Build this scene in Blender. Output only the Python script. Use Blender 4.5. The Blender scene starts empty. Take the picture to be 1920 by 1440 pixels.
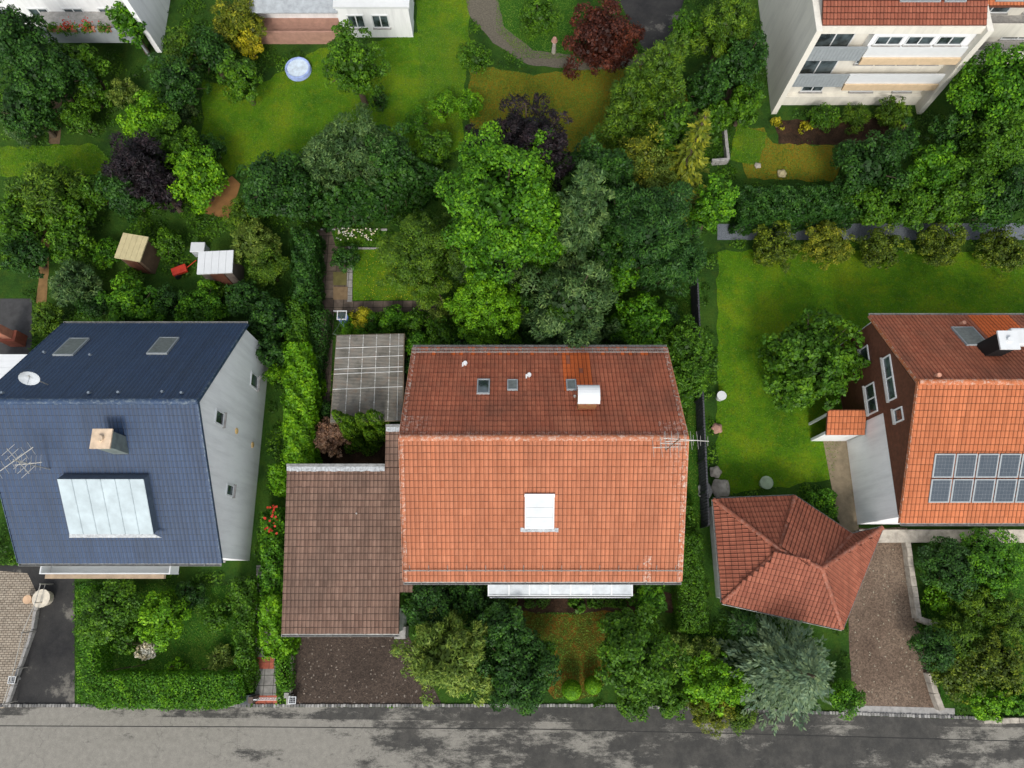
import bpy, math, random
import numpy as np
from mathutils import Vector, Matrix
random.seed(7); RNG = np.random.default_rng(7)
SC = bpy.context.scene
COL = SC.collection
# ------------------------------------------------------------------ camera
HC, TH, F = 40.3, math.radians(15.8), 1340.0      # height (m), tilt from straight down, focal length in photo pixels
cs, sn = math.cos(TH), math.sin(TH)
cam = bpy.data.objects.new('camera', bpy.data.cameras.new('camera'))
COL.objects.link(cam); SC.camera = cam
cam.location = (0, 0, HC); cam.rotation_euler = (TH, 0, 0)
cam.data.sensor_width = 36; cam.data.lens = 36*F/1920
cam.data.clip_start = .5; cam.data.clip_end = 2000
# ------------------------------------------------------------------ sky and sun
SUN_EL, SUN_AZ = math.radians(45), math.radians(182)     # azimuth clockwise from +Y
w = bpy.data.worlds.new('World'); SC.world = w; w.use_nodes = True
nt = w.node_tree; bg = nt.nodes['Background']
sky = nt.nodes.new('ShaderNodeTexSky'); sky.sky_type = 'NISHITA'; sky.sun_disc = False
sky.sun_elevation = SUN_EL; sky.sun_rotation = SUN_AZ; sky.altitude = 200; sky.dust_density = 3.0
hz = nt.nodes.new('ShaderNodeHueSaturation'); hz.inputs['Saturation'].default_value = .35      # thin even cloud: a paler sky
nt.links.new(sky.outputs[0], hz.inputs['Color']); nt.links.new(hz.outputs[0], bg.inputs[0]); bg.inputs[1].default_value = 0.15
sl = bpy.data.lights.new('sun', 'SUN'); sl.energy = 1.2; sl.angle = math.radians(12); sl.color = (1, .955, .9)
so = bpy.data.objects.new('sun', sl); COL.objects.link(so)
S = Vector((math.sin(SUN_AZ)*math.cos(SUN_EL), math.cos(SUN_AZ)*math.cos(SUN_EL), math.sin(SUN_EL)))
so.rotation_euler = (-S).to_track_quat('-Z', 'Y').to_euler(); so.location = (0, 0, 60)
SC.view_settings.view_transform = 'Standard'; SC.view_settings.look = 'None'
SC.view_settings.exposure = 0.58; SC.view_settings.gamma = 1
SC.cycles.max_bounces = 6; SC.cycles.diffuse_bounces = 3; SC.cycles.transparent_max_bounces = 4
# ------------------------------------------------------------------ helpers
def at(px, py, z=0.0):
    """real-world point at height z that the photograph shows at px, py"""
    u = (px-960)/F; v = (720-py)/F
    t = (HC-z)/(cs - v*sn)
    return Vector((u*t, (v*cs+sn)*t, z))
def dist(px, py, z=0.0):
    v = (720-py)/F
    return (HC-z)/(cs - v*sn)
def hit(px, py, P, n):
    """point of the plane (P, n) seen at px, py"""
    u = (px-960)/F; v = (720-py)/F
    d = Vector((u, v*cs+sn, v*sn-cs)); o = Vector((0, 0, HC))
    return o + d*((Vector(P)-o).dot(n)/d.dot(n))
def tag(o, label=None, cat=None, group=None, kind=None):
    if label: o['label'] = label
    if cat: o['category'] = cat
    if group: o['group'] = group
    if kind: o['kind'] = kind
    return o
def thing(name, label, cat, loc=(0, 0, 0), group=None, rz=0):
    o = bpy.data.objects.new(name, None); COL.objects.link(o)
    o.location = loc; o.rotation_euler = (0, 0, rz); o.empty_display_size = .3
    return tag(o, label, cat, group)
def rootof(p):
    while p is not None and p.parent is not None: p = p.parent
    return p
def link_mesh(name, me, m, parent=None):
    o = bpy.data.objects.new(name, me); COL.objects.link(o)
    if m: me.materials.append(m)
    if parent is not None: o.parent = parent
    return o
def dup(o, parent=None):
    c = o.copy(); COL.objects.link(c); c.parent = parent
    for ch in list(o.children): dup(ch, c)
    return c
class MB:
    def __init__(s): s.v = []; s.f = []; s.t = []; s.tv = .5
    def face(s, pts):
        b = len(s.v); s.v += [tuple(p) for p in pts]; s.f.append(tuple(range(b, b+len(pts)))); s.t.append(s.tv); return s
    def box(s, c, d, rz=0, M=None):
        b = len(s.v); M = M or Matrix.Rotation(rz, 3, 'Z')
        for x in (-.5, .5):
            for y in (-.5, .5):
                for z in (-.5, .5): s.v.append(tuple(Vector(c)+M@Vector((x*d[0], y*d[1], z*d[2]))))
        for q in ((0,1,3,2),(4,6,7,5),(0,4,5,1),(2,3,7,6),(0,2,6,4),(1,5,7,3)): s.f.append(tuple(b+i for i in q)); s.t.append(s.tv)
        return s
    def bx(s, x0, x1, y0, y1, z0, z1): return s.box(((x0+x1)/2, (y0+y1)/2, (z0+z1)/2), (abs(x1-x0), abs(y1-y0), abs(z1-z0)))
    def cyl(s, p0, p1, r0, r1=None, n=8, cap=True):
        r1 = r0 if r1 is None else r1
        p0 = Vector(p0); p1 = Vector(p1); d = (p1-p0).normalized()
        a = d.orthogonal().normalized(); c = d.cross(a); b = len(s.v)
        for p, r in ((p0, r0), (p1, r1)):
            for i in range(n):
                g = 2*math.pi*i/n; s.v.append(tuple(p+a*math.cos(g)*r+c*math.sin(g)*r))
        for i in range(n):
            j = (i+1) % n; s.f.append((b+i, b+j, b+n+j, b+n+i)); s.t.append(s.tv)
        if cap:
            s.f.append(tuple(b+i for i in range(n))[::-1]); s.t.append(s.tv)
            s.f.append(tuple(b+n+i for i in range(n))); s.t.append(s.tv)
        return s
    def tube(s, pts, r, n=6):
        for a, b in zip(pts[:-1], pts[1:]): s.cyl(a, b, r, r, n)
        return s
    def prism(s, poly, z0, z1):
        n = len(poly); b = len(s.v)
        for z in (z0, z1):
            for p in poly: s.v.append((p[0], p[1], z))
        s.f.append(tuple(b+i for i in range(n))[::-1]); s.f.append(tuple(b+n+i for i in range(n))); s.t += [s.tv]*2
        for i in range(n):
            j = (i+1) % n; s.f.append((b+i, b+j, b+n+j, b+n+i)); s.t.append(s.tv)
        return s
    def slab(s, pts, th):
        """planar polygon pts (top) thickened downward along z"""
        n = len(pts); b = len(s.v)
        for p in pts: s.v.append(tuple(p))
        for p in pts: s.v.append((p[0], p[1], p[2]-th))
        s.f.append(tuple(b+i for i in range(n))); s.f.append(tuple(b+n+i for i in range(n))[::-1]); s.t += [s.tv]*2
        for i in range(n):
            j = (i+1) % n; s.f.append((b+i, b+n+i, b+n+j, b+j)); s.t.append(s.tv)
        return s
    def build(s, name, m, parent=None, bevel=0, smooth=False):
        r = rootof(parent); off = r.location if r is not None else Vector((0, 0, 0))
        me = bpy.data.meshes.new(name)
        me.from_pydata([(v[0]-off[0], v[1]-off[1], v[2]-off[2]) for v in s.v], [], s.f)
        a = me.attributes.new('tint', 'FLOAT', 'FACE'); a.data.foreach_set('value', s.t)
        if smooth: me.polygons.foreach_set('use_smooth', [True]*len(me.polygons))
        me.update()
        o = link_mesh(name, me, m, parent)
        if bevel:
            bm = o.modifiers.new('bevel', 'BEVEL'); bm.width = bevel; bm.segments = 2; bm.limit_method = 'ANGLE'
        return o
def quads_mesh(name, V, tint, m, parent=None, wear=None):
    """V: (N,4,3) world corners"""
    N = len(V); r = rootof(parent)
    if r is not None: V = V - np.array(r.location)
    me = bpy.data.meshes.new(name)
    me.vertices.add(N*4); me.vertices.foreach_set('co', V.reshape(-1).astype(np.float32))
    me.loops.add(N*4); me.loops.foreach_set('vertex_index', np.arange(N*4, dtype=np.int32))
    me.polygons.add(N); me.polygons.foreach_set('loop_start', np.arange(0, N*4, 4, dtype=np.int32))
    me.update(calc_edges=True)
    a = me.attributes.new('tint', 'FLOAT', 'FACE'); a.data.foreach_set('value', tint.astype(np.float32))
    if wear is not None:
        a = me.attributes.new('wear', 'FLOAT', 'FACE'); a.data.foreach_set('value', wear.astype(np.float32))
    return link_mesh(name, me, m, parent)
# ------------------------------------------------------------------ materials
class NM:
    def __init__(s, name):
        s.m = bpy.data.materials.new(name); s.m.use_nodes = True; s.t = s.m.node_tree; s.b = s.t.nodes['Principled BSDF']
        s.b.inputs['Roughness'].default_value = .8; s.b.inputs['Specular IOR Level'].default_value = .3
    def n(s, ty, **k):
        x = s.t.nodes.new(ty)
        for a, b in k.items(): setattr(x, a, b)
        return x
    def l(s, a, b): s.t.links.new(a, b)
    def obj(s):
        return s.n('ShaderNodeTexCoord').outputs['Object']
    def pos(s): return s.n('ShaderNodeNewGeometry').outputs['Position']
    def noise(s, scale, detail=4, rough=.6, co=None):
        x = s.n('ShaderNodeTexNoise'); x.inputs['Scale'].default_value = scale; x.inputs['Detail'].default_value = detail; x.inputs['Roughness'].default_value = rough
        s.l(co or s.pos(), x.inputs['Vector']); return x.outputs['Fac']
    def ramp(s, fac, stops):
        x = s.n('ShaderNodeValToRGB'); e = x.color_ramp.elements
        while len(e) < len(stops): e.new(.5)
        for i, (p, c) in enumerate(stops):
            e[i].position = p; e[i].color = (c if isinstance(c, tuple) else (c, c, c))+(1,)
        s.l(fac, x.inputs[0]); return x.outputs['Color']
    def mix(s, fac, a, b, mode='MIX'):
        x = s.n('ShaderNodeMix', data_type='RGBA', blend_type=mode)
        for v, i in ((fac, 0), (a, 6), (b, 7)):
            if isinstance(v, (int, float)): x.inputs[i].default_value = v
            elif isinstance(v, tuple): x.inputs[i].default_value = v+(1,)
            else: s.l(v, x.inputs[i])
        return x.outputs[2]
    def math(s, op, a, b=0.0):
        x = s.n('ShaderNodeMath', operation=op)
        for v, i in ((a, 0), (b, 1)):
            if isinstance(v, (int, float)): x.inputs[i].default_value = v
            else: s.l(v, x.inputs[i])
        return x.outputs[0]
    def attr(s, n):
        return s.n('ShaderNodeAttribute', attribute_name=n).outputs['Fac']
    def col(s, c): s.l(c, s.b.inputs['Base Color']) if not isinstance(c, tuple) else setattr(s.b.inputs['Base Color'], 'default_value', c+(1,))
    def bump(s, h, st=.5, d=.02):
        x = s.n('ShaderNodeBump'); x.inputs['Strength'].default_value = st; x.inputs['Distance'].default_value = d
        s.l(h, x.inputs['Height']); s.l(x.outputs[0], s.b.inputs['Normal'])
    def set(s, **k):
        for a, b in k.items(): s.b.inputs[a.replace('_', ' ')].default_value = b
        return s.m
def plain(name, c, rough=.7, metal=0, var=.25, scale=3.0, bump=0):
    q = NM(name); n = q.noise(scale, 5)
    d = tuple(x*(1-var) for x in c); e = tuple(min(1, x*(1+var*.6)) for x in c)
    q.col(q.ramp(n, [(.3, d), (.7, e)]))
    if bump: q.bump(q.noise(scale*12, 3), bump, .01)
    return q.set(Roughness=rough, Metallic=metal)
def leafmat(name, c0, c1, trans=.14):
    q = NM(name); t = q.attr('tint'); n = q.noise(.9, 2)
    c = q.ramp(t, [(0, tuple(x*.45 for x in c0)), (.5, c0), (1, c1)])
    c = q.mix(.35, c, q.mix(1.0, c, q.ramp(n, [(.3, (.55, .6, .6)), (.7, (1.35, 1.25, 1.0))]), 'MULTIPLY'))
    c = q.mix(1.0, c, q.ramp(q.noise(2.6, 3), [(.35, (.82, .86, .9)), (.65, (1.28, 1.10, .8))]), 'MULTIPLY')
    q.col(c); q.b.inputs['Roughness'].default_value = .55; q.b.inputs['Specular IOR Level'].default_value = .25
    tr = q.n('ShaderNodeBsdfTranslucent'); q.l(q.mix(1.0, c, (1.1, 1.2, .5), 'MULTIPLY'), tr.inputs[0])
    mx = q.n('ShaderNodeMixShader'); mx.inputs[0].default_value = trans
    q.l(q.b.outputs[0], mx.inputs[1]); q.l(tr.outputs[0], mx.inputs[2]); q.l(mx.outputs[0], q.t.nodes['Material Output'].inputs[0])
    return q.m
PAL = {'dark': ((.017,.068,.008), (.050,.150,.014)), 'pine': ((.016,.068,.010), (.050,.145,.018)), 'mid': ((.040,.125,.004), (.105,.245,.008)),
 'bright': ((.042,.155,.004), (.135,.335,.007)), 'lime': ((.08,.24,.003), (.20,.43,.008)), 'olive': ((.10,.18,.022), (.26,.36,.075)),
 'moss': ((.050,.125,.006), (.135,.245,.010)), 'sage': ((.042,.105,.028), (.13,.225,.075)), 'blue': ((.08,.145,.085), (.20,.30,.185)),
 'gold': ((.10,.15,.008), (.32,.34,.025)), 'yellow': ((.33,.34,.01), (.62,.56,.04)), 'purple': ((.009,.007,.011), (.035,.022,.032)),
 'goldm': ((.06,.11,.007), (.19,.26,.016)), 'thuja': ((.05,.135,.006), (.16,.29,.010)), 'rust': ((.055,.014,.008), (.13,.035,.018)), 'dry': ((.36,.21,.15), (.66,.46,.34)), 'white': ((.5,.5,.45), (.8,.8,.78))}
LM = {k: leafmat('leaves_'+k, *v) for k, v in PAL.items()}
BARK = plain('bark', (.10, .075, .05), .9, scale=6, bump=.6)
def tile_mat(name, ca, cb, stain, fresh, rough=.75, stainamt=.5, lichen=(.55, .52, .45), spec=.3):
    q = NM(name); t = q.attr('tint'); wr = q.attr('wear')
    c = q.ramp(t, [(0, ca), (1, cb)])
    st = q.ramp(q.noise(.55, 5, .65), [(.42, 0.0), (.72, 1.0)])
    c = q.mix(q.math('MULTIPLY', st, stainamt), c, stain)
    c = q.mix(.35, c, q.mix(1.0, c, q.ramp(q.noise(14, 4, .7), [(.3, .62), (.7, 1.25)]), 'MULTIPLY'))
    c = q.mix(q.math('GREATER_THAN', t, 1.5), c, fresh)
    mp = q.n('ShaderNodeMapping'); q.l(q.pos(), mp.inputs[0]); mp.inputs['Scale'].default_value = (2.6, .22, .22)
    c = q.mix(.7, c, q.mix(1.0, c, q.ramp(q.noise(1.0, 6, .65, mp.outputs[0]), [(.32, .62), (.6, 1.0), (.75, 1.12)]), 'MULTIPLY'))
    li = q.math('MULTIPLY', q.ramp(q.noise(7, 6, .75), [(.50, 0.0), (.60, 1.0)]), wr)
    sp = q.ramp(q.noise(5.0, 8, .8), [(.735, 0.0), (.76, .8)])
    c = q.mix(li, c, lichen); c = q.mix(sp, c, lichen)
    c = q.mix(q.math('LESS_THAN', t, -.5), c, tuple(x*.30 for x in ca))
    q.col(c); q.bump(q.noise(40, 3), .25, .01)
    return q.set(Roughness=rough, Specular_IOR_Level=spec)
TILE_RED = tile_mat('clay_tiles_salmon', (.44, .150, .070), (.51, .190, .096), (.37, .135, .072), (.60, .135, .035), stainamt=.35)
TILE_OLD = tile_mat('clay_tiles_weathered', (.37, .105, .054), (.47, .160, .085), (.20, .082, .05), (.62, .135, .032), stainamt=.75)
TILE_BROWN = tile_mat('concrete_tiles_brown', (.185, .108, .077), (.285, .178, .130), (.115, .078, .058), (.3, .15, .1), stainamt=.6)
TILE_BLUE = tile_mat('glazed_tiles_blue', (.022, .050, .110), (.031, .064, .132), (.03, .052, .088), (.05, .08, .15), rough=.5, spec=.4, stainamt=.4, lichen=(.2, .24, .25))
TILE_ORANGE = tile_mat('clay_tiles_orange', (.47, .145, .055), (.57, .19, .08), (.45, .13, .055), (.6, .15, .04), stainamt=.3)
TILE_HIP = tile_mat('clay_tiles_rust', (.27, .08, .045), (.37, .125, .072), (.22, .07, .04), (.5, .15, .05), stainamt=.5)
def render_mat(name, c):
    q = NM(name); mp = q.n('ShaderNodeMapping'); q.l(q.pos(), mp.inputs[0]); mp.inputs['Scale'].default_value = (1.6, 1.6, .18)
    col = q.ramp(q.noise(1.2, 6, .7, mp.outputs[0]), [(.3, tuple(x*.84 for x in c)), (.55, c)]); q.col(q.mix(.5, col, q.mix(1.0, col, q.ramp(q.noise(.7, 4), [(.3, .9), (.6, 1.0)]), 'MULTIPLY'))); return q.set(Roughness=.85)
WHITE = render_mat('white_render', (.88, .89, .88)); WHITE0 = plain('white_render_plain', (.88, .89, .88), .85, var=.06, scale=1.2, bump=.15)
CREAM = render_mat('cream_render', (.74, .71, .62))
TAN = plain('tan_panel', (.62, .47, .30), .8, var=.12)
GREYW = plain('grey_panel', (.30, .33, .34), .6, var=.1)
WHITEP = plain('white_paint', (.66, .68, .68), .35, var=.04)
ZINC = plain('zinc', (.33, .33, .31), .45, .4, var=.35, scale=5)
LEAD = plain('pale_mortar', (.42, .44, .45), .8, var=.45, scale=9, bump=.4)
CONC = plain('concrete', (.34, .33, .31), .9, var=.3, scale=4, bump=.4)
DARKM = plain('dark_metal', (.03, .032, .035), .5, .3)
WOODC = plain('brown_cladding', (.13, .05, .03), .7, var=.3, scale=5)
BRASS = plain('weathered_pole', (.13, .07, .04), .6)
ALU = plain('aluminium', (.55, .53, .48), .4, .7, var=.2, scale=8)
BLUEP = plain('blue_plastic', (.16, .25, .55), .4, var=.1)
REDP = plain('red_plastic', (.5, .04, .02), .5, var=.2)
POT = plain('terracotta', (.45, .2, .12), .8)
STONE = plain('pale_stone', (.42, .38, .32), .9, var=.4, scale=3, bump=.6)
BEIGE = plain('beige_felt', (.50, .43, .24), .85, var=.12)
PINK = plain('pink_terrace_slabs', (.42, .24, .18), .85, var=.2)
BLACKG = plain('dark_hole', (.012, .013, .014), .6)
def glass_mat():
    q = NM('window_glass'); q.col(q.ramp(q.noise(1.4, 2), [(.4, (.02, .028, .03)), (.65, (.09, .12, .13))]))
    return q.set(Roughness=.06, Specular_IOR_Level=.8)
GLASS = glass_mat()
def solar_mat():
    q = NM('solar_cells'); v = q.n('ShaderNodeTexBrick'); v.offset = 0
    q.l(q.obj(), v.inputs['Vector']); v.inputs['Scale'].default_value = 6; v.inputs['Mortar Size'].default_value = .012; v.inputs['Brick Width'].default_value = 1; v.inputs['Row Height'].default_value = 1
    v.inputs['Color1'].default_value = (.035, .05, .065, 1); v.inputs['Color2'].default_value = (.045, .06, .075, 1); v.inputs['Mortar'].default_value = (.25, .27, .28, 1)
    q.col(v.outputs[0]); return q.set(Roughness=.15, Specular_IOR_Level=.6)
SOLAR = solar_mat()
def fibre_mat():
    q = NM('corrugated_fibre'); n = q.noise(1.1, 6, .7)
    c = q.ramp(n, [(.3, (.075, .07, .055)), (.52, (.19, .18, .155)), (.75, (.30, .29, .255))])
    st = q.ramp(q.noise(2.2, 6, .75), [(.5, 0.0), (.68, 1.0)])
    c = q.mix(q.math('MULTIPLY', st, .6), c, (.15, .09, .05)); q.col(c); return q.set(Roughness=.7)
FIBRE = fibre_mat()
# ground materials
def grass_mat(name, a, b, c, sc=.35):
    q = NM(name); n = q.noise(sc, 6, .65); f = q.noise(9, 4, .8)
    col = q.ramp(n, [(.3, a), (.5, b), (.7, c)])
    pt = q.ramp(q.noise(1.7, 5, .75), [(.50, 0.0), (.68, .55)])
    col = q.mix(pt, col, tuple(x*y for x, y in zip(c, (1.15, .95, .8))))
    q.col(q.mix(.55, col, q.mix(1.0, col, q.ramp(f, [(.3, .45), (.7, 1.6)]), 'MULTIPLY'))); q.bump(f, .8, .05)
    return q.set(Roughness=.95, Specular_IOR_Level=.1)
G_GROUND = grass_mat('garden_ground', (.014, .035, .008), (.028, .075, .010), (.05, .10, .012))
G_LAWN = grass_mat('lawn_green', (.036, .105, .005), (.075, .175, .006), (.145, .215, .008))
G_DEEP = grass_mat('lawn_deep', (.02, .075, .008), (.033, .105, .010), (.05, .13, .012))
G_DRY = grass_mat('lawn_dry', (.10, .12, .010), (.17, .15, .012), (.22, .15, .016))
G_FRONT = grass_mat('lawn_patchy', (.025, .045, .006), (.065, .070, .009), (.19, .075, .014), .55)
G_SOIL = grass_mat('soil', (.018, .012, .008), (.035, .022, .014), (.07, .042, .026), 1.0)
def gravel_mat(name, a, b, c, spk=.0):
    q = NM(name); n = q.noise(.4, 5, .6)
    v = q.n('ShaderNodeTexVoronoi'); v.inputs['Scale'].default_value = 16; q.l(q.pos(), v.inputs['Vector'])
    col = q.ramp(n, [(.3, a), (.7, b)])
    g = q.n('ShaderNodeSeparateColor'); q.l(v.outputs['Color'], g.inputs[0])
    col = q.mix(.8, col, q.mix(1.0, col, q.ramp(g.outputs[0], [(0, .55), (1, 1.5)]), 'MULTIPLY'))
    col = q.mix(q.math('GREATER_THAN', g.outputs[1], .985), col, c)
    q.col(col); q.bump(v.outputs['Distance'], .6, .02); return q.set(Roughness=.95)
GRAVEL = gravel_mat('brown_gravel', (.040, .029, .022), (.075, .055, .042), (.2, .17, .14))
GRAVEL2 = gravel_mat('brown_paving', (.10, .068, .048), (.19, .14, .10), (.3, .27, .2))
def slab_mat(name, ca, cb, mort, w_, h_, off=.5):
    q = NM(name); b = q.n('ShaderNodeTexBrick'); b.offset = off; q.l(q.pos(), b.inputs['Vector'])
    b.inputs['Scale'].default_value = 1; b.inputs['Brick Width'].default_value = w_; b.inputs['Row Height'].default_value = h_; b.inputs['Mortar Size'].default_value = .016
    b.inputs['Color1'].default_value = ca+(1,); b.inputs['Color2'].default_value = cb+(1,); b.inputs['Mortar'].default_value = mort+(1,)
    q.col(q.mix(.6, b.outputs[0], q.mix(1.0, b.outputs[0], q.ramp(q.noise(3, 6, .7), [(.3, .4), (.7, 1.4)]), 'MULTIPLY'))); q.bump(b.outputs[1], -.5, .02)
    return q.set(Roughness=.9)
PAVE = slab_mat('concrete_slabs', (.24, .23, .21), (.30, .285, .26), (.06, .06, .05), .5, .5, 0)
BRICKP = slab_mat('tan_brick_pavers', (.30, .25, .19), (.37, .32, .25), (.10, .08, .06), .24, .12)
OLDP = slab_mat('old_garden_slabs', (.075, .055, .042), (.13, .10, .075), (.02, .02, .012), .6, .6, 0)
REDS = slab_mat('red_slabs', (.36, .10, .06), (.42, .12, .075), (.15, .06, .04), .8, .35, 0)
def road_mat():
    q = NM('worn_asphalt'); p = q.pos(); sx = q.n('ShaderNodeSeparateXYZ'); q.l(p, sx.inputs[0]); X, Y = sx.outputs[0], sx.outputs[1]
    mp = q.n('ShaderNodeMapping'); q.l(p, mp.inputs[0]); mp.inputs['Scale'].default_value = (.5, 1.25, 1)
    n1 = q.noise(.45, 9, .74, mp.outputs[0])
    # worn pale surfacing: more of it towards the west
    bias = q.math('MULTIPLY', q.math('MAXIMUM', q.math('MINIMUM', q.math('ADD', X, 2.0), 4.5), -16.0), -.009)
    # the strip next to the kerb keeps more of the dark binder
    edge = q.math('GREATER_THAN', q.math('ADD', Y, q.math('MULTIPLY', X, .011)), -6.72)
    k = q.math('SUBTRACT', q.math('ADD', n1, bias), q.math('MULTIPLY', edge, .075))
    fine = q.noise(24, 4, .8); k = q.math('ADD', k, q.math('MULTIPLY', q.math('SUBTRACT', fine, .5), .10))
    m = q.ramp(k, [(.47, 0.0), (.55, 1.0)])
    dark = q.mix(q.ramp(q.noise(1.2, 6, .7), [(.4, 0.0), (.7, .35)]), (.05, .049, .045), (.15, .14, .12))
    c = q.mix(m, dark, (.235, .223, .192))
    c = q.mix(.6, c, q.mix(1.0, c, q.ramp(fine, [(.25, .55), (.75, 1.45)]), 'MULTIPLY'))
    c = q.mix(.5, c, q.mix(1.0, c, q.ramp(q.noise(3.5, 6, .7), [(.3, .65), (.7, 1.25)]), 'MULTIPLY'))
    v = q.n('ShaderNodeTexVoronoi', feature='DISTANCE_TO_EDGE'); v.inputs['Scale'].default_value = .22
    wv = q.n('ShaderNodeVectorMath', operation='ADD'); q.l(p, wv.inputs[0]); nn = q.n('ShaderNodeTexNoise'); nn.inputs['Scale'].default_value = 1.6; nn.inputs['Detail'].default_value = 5; q.l(p, nn.inputs['Vector']); q.l(nn.outputs['Color'], wv.inputs[1]); q.l(wv.outputs[0], v.inputs['Vector'])
    c = q.mix(q.math('MULTIPLY', q.math('LESS_THAN', v.outputs['Distance'], .003), .25), c, (.03, .03, .028))
    q.col(c); q.bump(fine, .5, .01); return q.set(Roughness=.92)
ROAD = road_mat()
def asph_mat():
    q = NM('drive_asphalt'); n = q.noise(.5, 7, .7)
    c = q.ramp(n, [(.35, (.018, .018, .019)), (.58, (.04, .039, .037)), (.66, (.15, .14, .12))])
    q.col(q.mix(.5, c, q.mix(1.0, c, q.ramp(q.noise(25, 3, .8), [(.3, .5), (.7, 1.5)]), 'MULTIPLY'))); return q.set(Roughness=.9)
ASPH = asph_mat()
# ------------------------------------------------------------------ ground sheets
BLOCK = []      # polygons (world xy) where no undergrowth grows
def inpoly(P, x, y):
    x = np.asarray(x); y = np.asarray(y); r = np.zeros(x.shape, bool); n = len(P)
    for i in range(n):
        x0, y0 = P[i][0], P[i][1]; x1, y1 = P[(i+1) % n][0], P[(i+1) % n][1]
        if y0 == y1: continue
        r ^= ((y0 > y) != (y1 > y)) & (x < (x1-x0)*(y-y0)/(y1-y0)+x0)
    return r
def rough(P, amt, step=.5):
    out = []; rr = random.Random(len(P)*7+int(abs(P[0][0])*10))
    for i in range(len(P)):
        a = Vector(P[i][:2]); b = Vector(P[(i+1) % len(P)][:2]); n = max(1, int((b-a).length/step)); d = (b-a).normalized(); q = Vector((-d.y, d.x))
        for k in range(n):
            out.append(a.lerp(b, k/n)+q*rr.uniform(-amt, amt))
    return out
def sheet(name, poly, z, m, jit=0.0, block=True, px=True):
    P = [at(*p).xy for p in poly] if px else [Vector(p) for p in poly]
    if block: BLOCK.append([tuple(p) for p in P])
    if jit: P = rough(P, jit)
    b = MB(); b.face([(p[0], p[1], z) for p in P])
    a = sum(P[i][0]*P[(i+1) % len(P)][1]-P[(i+1) % len(P)][0]*P[i][1] for i in range(len(P)))
    if a < 0: b.f[0] = b.f[0][::-1]
    return tag(b.build(name, m), kind='structure')
g = MB(); g.face([(-900, -900, 0), (900, -900, 0), (900, 900, 0), (-900, 900, 0)]); tag(g.build('ground', G_GROUND), kind='structure')
# road: real asphalt sheet with kerb stones
RY = lambda px: 1326 + max(0, px-1150)*.034 if px < 3000 else 1380
redge = [at(x, RY(x), 0) for x in (-700, 0, 600, 1150, 1500, 1920, 2500)]
rp = [(p.x, p.y) for p in redge]
sheet('road', rp+[(60, -17), (-60, -17)], .006, ROAD, px=False)
sheet('far_verge', [(-60, -17), (60, -17), (60, -24), (-60, -24)], .005, G_DEEP, px=False)
# seam in the asphalt
sm = MB(); pr = None
sp = [at(x, y, .011) for x, y in ((-500, 1358), (0, 1361), (480, 1363), (1000, 1367), (1400, 1376), (1920, 1390), (2500, 1408))]
for a, b in zip(sp[:-1], sp[1:]):
    sm.face([(a.x, a.y-.02, .011), (b.x, b.y-.02, .011), (b.x, b.y+.02, .011), (a.x, a.y+.02, .011)])
tag(sm.build('road_seam', plain('tar_seam', (.03, .03, .028), .8)), kind='structure')
# lawns, beds, paths
lawns = []
def lawn(poly, m, z, jit=.12):
    P = [at(*p).xy for p in poly]; lawns.append(([tuple(p) for p in P], m)); sheet('lawn', poly, z, m, jit)
lawn([(380,150),(470,170),(600,90),(700,80),(860,40),(870,280),(760,300),(600,300),(540,300),(430,330),(380,260)], G_LAWN, .008)
lawn([(780,-40),(880,-40),(880,100),(860,250),(790,250)], G_LAWN, .012)
lawn([(880,120),(1000,140),(1200,120),(1290,180),(1290,240),(1100,290),(880,240)], G_DRY, .010)
lawn([(930,-20),(1080,-30),(1080,110),(980,110),(930,60)], G_DEEP, .009)
lawn([(0,275),(180,270),(230,320),(60,335),(0,330)], G_LAWN, .010)
lawn([(1380,240),(1430,240),(1450,270),(1600,275),(1560,340),(1400,335)], G_DRY, .011)
lawn([(1380,230),(1440,250),(1420,310),(1370,300)], G_LAWN, .014)
lawn([(1345,470),(1990,470),(2020,640),(1700,660),(1600,720),(1560,900),(1345,930)], G_LAWN, .009)
lawn([(663,466),(740,466),(830,563),(661,563)], G_LAWN, .012, .03)
lawn([(950,1148),(1150,1148),(1170,1220),(1120,1310),(1040,1310),(1000,1240)], G_FRONT, .010)
lawn([(1265,540),(1312,530),(1330,990),(1275,990),(1290,760)], G_DEEP, .012)
lawn([(180,1095),(470,1095),(470,1300),(180,1300)], G_DEEP, .010)
lawn([(1725,1010),(1990,1000),(1990,1330),(1770,1320),(1740,1180)], G_DEEP, .010)
lawn([(620,430),(725,430),(725,462),(630,462)], G_DEEP, .013, .04)
sheet('soil_bed', [(590,432),(660,432),(661,566),(590,566)], .008, OLDP)
sheet('soil_bed', [(582,800),(724,780),(724,880),(582,880)], .008, G_SOIL, .1)
sheet('soil_bed', [(930,1112),(1280,1112),(1280,1150),(930,1150)], .009, G_SOIL, .1)
sheet('garden_path', [(590,566),(840,563),(840,584),(590,587)], .016, OLDP)
sheet('garden_path', [(602,587),(626,587),(618,800),(592,800)], .015, OLDP)
sheet('garden_path', [(652,462),(662,462),(660,566),(650,566)], .017, PAVE)
sheet('stepping_slab', [(625,510),(650,510),(650,535),(625,535)], .019, plain('mossy_slab', (.12, .11, .035), .9))
sheet('stepping_slab', [(625,538),(652,538),(652,562),(625,562)], .019, plain('sandy_slab', (.19, .13, .07), .9))
sheet('driveway', [(545,1180),(760,1180),(830,1324),(545,1324)], .010, GRAVEL)
sheet('driveway', [(-60,1060),(140,1060),(140,1326),(-40,1326)], .010, ASPH)
sheet('brick_forecourt', [(-120,1060),(52,1075),(78,1130),(8,1328),(-160,1328)], .014, BRICKP)
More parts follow.
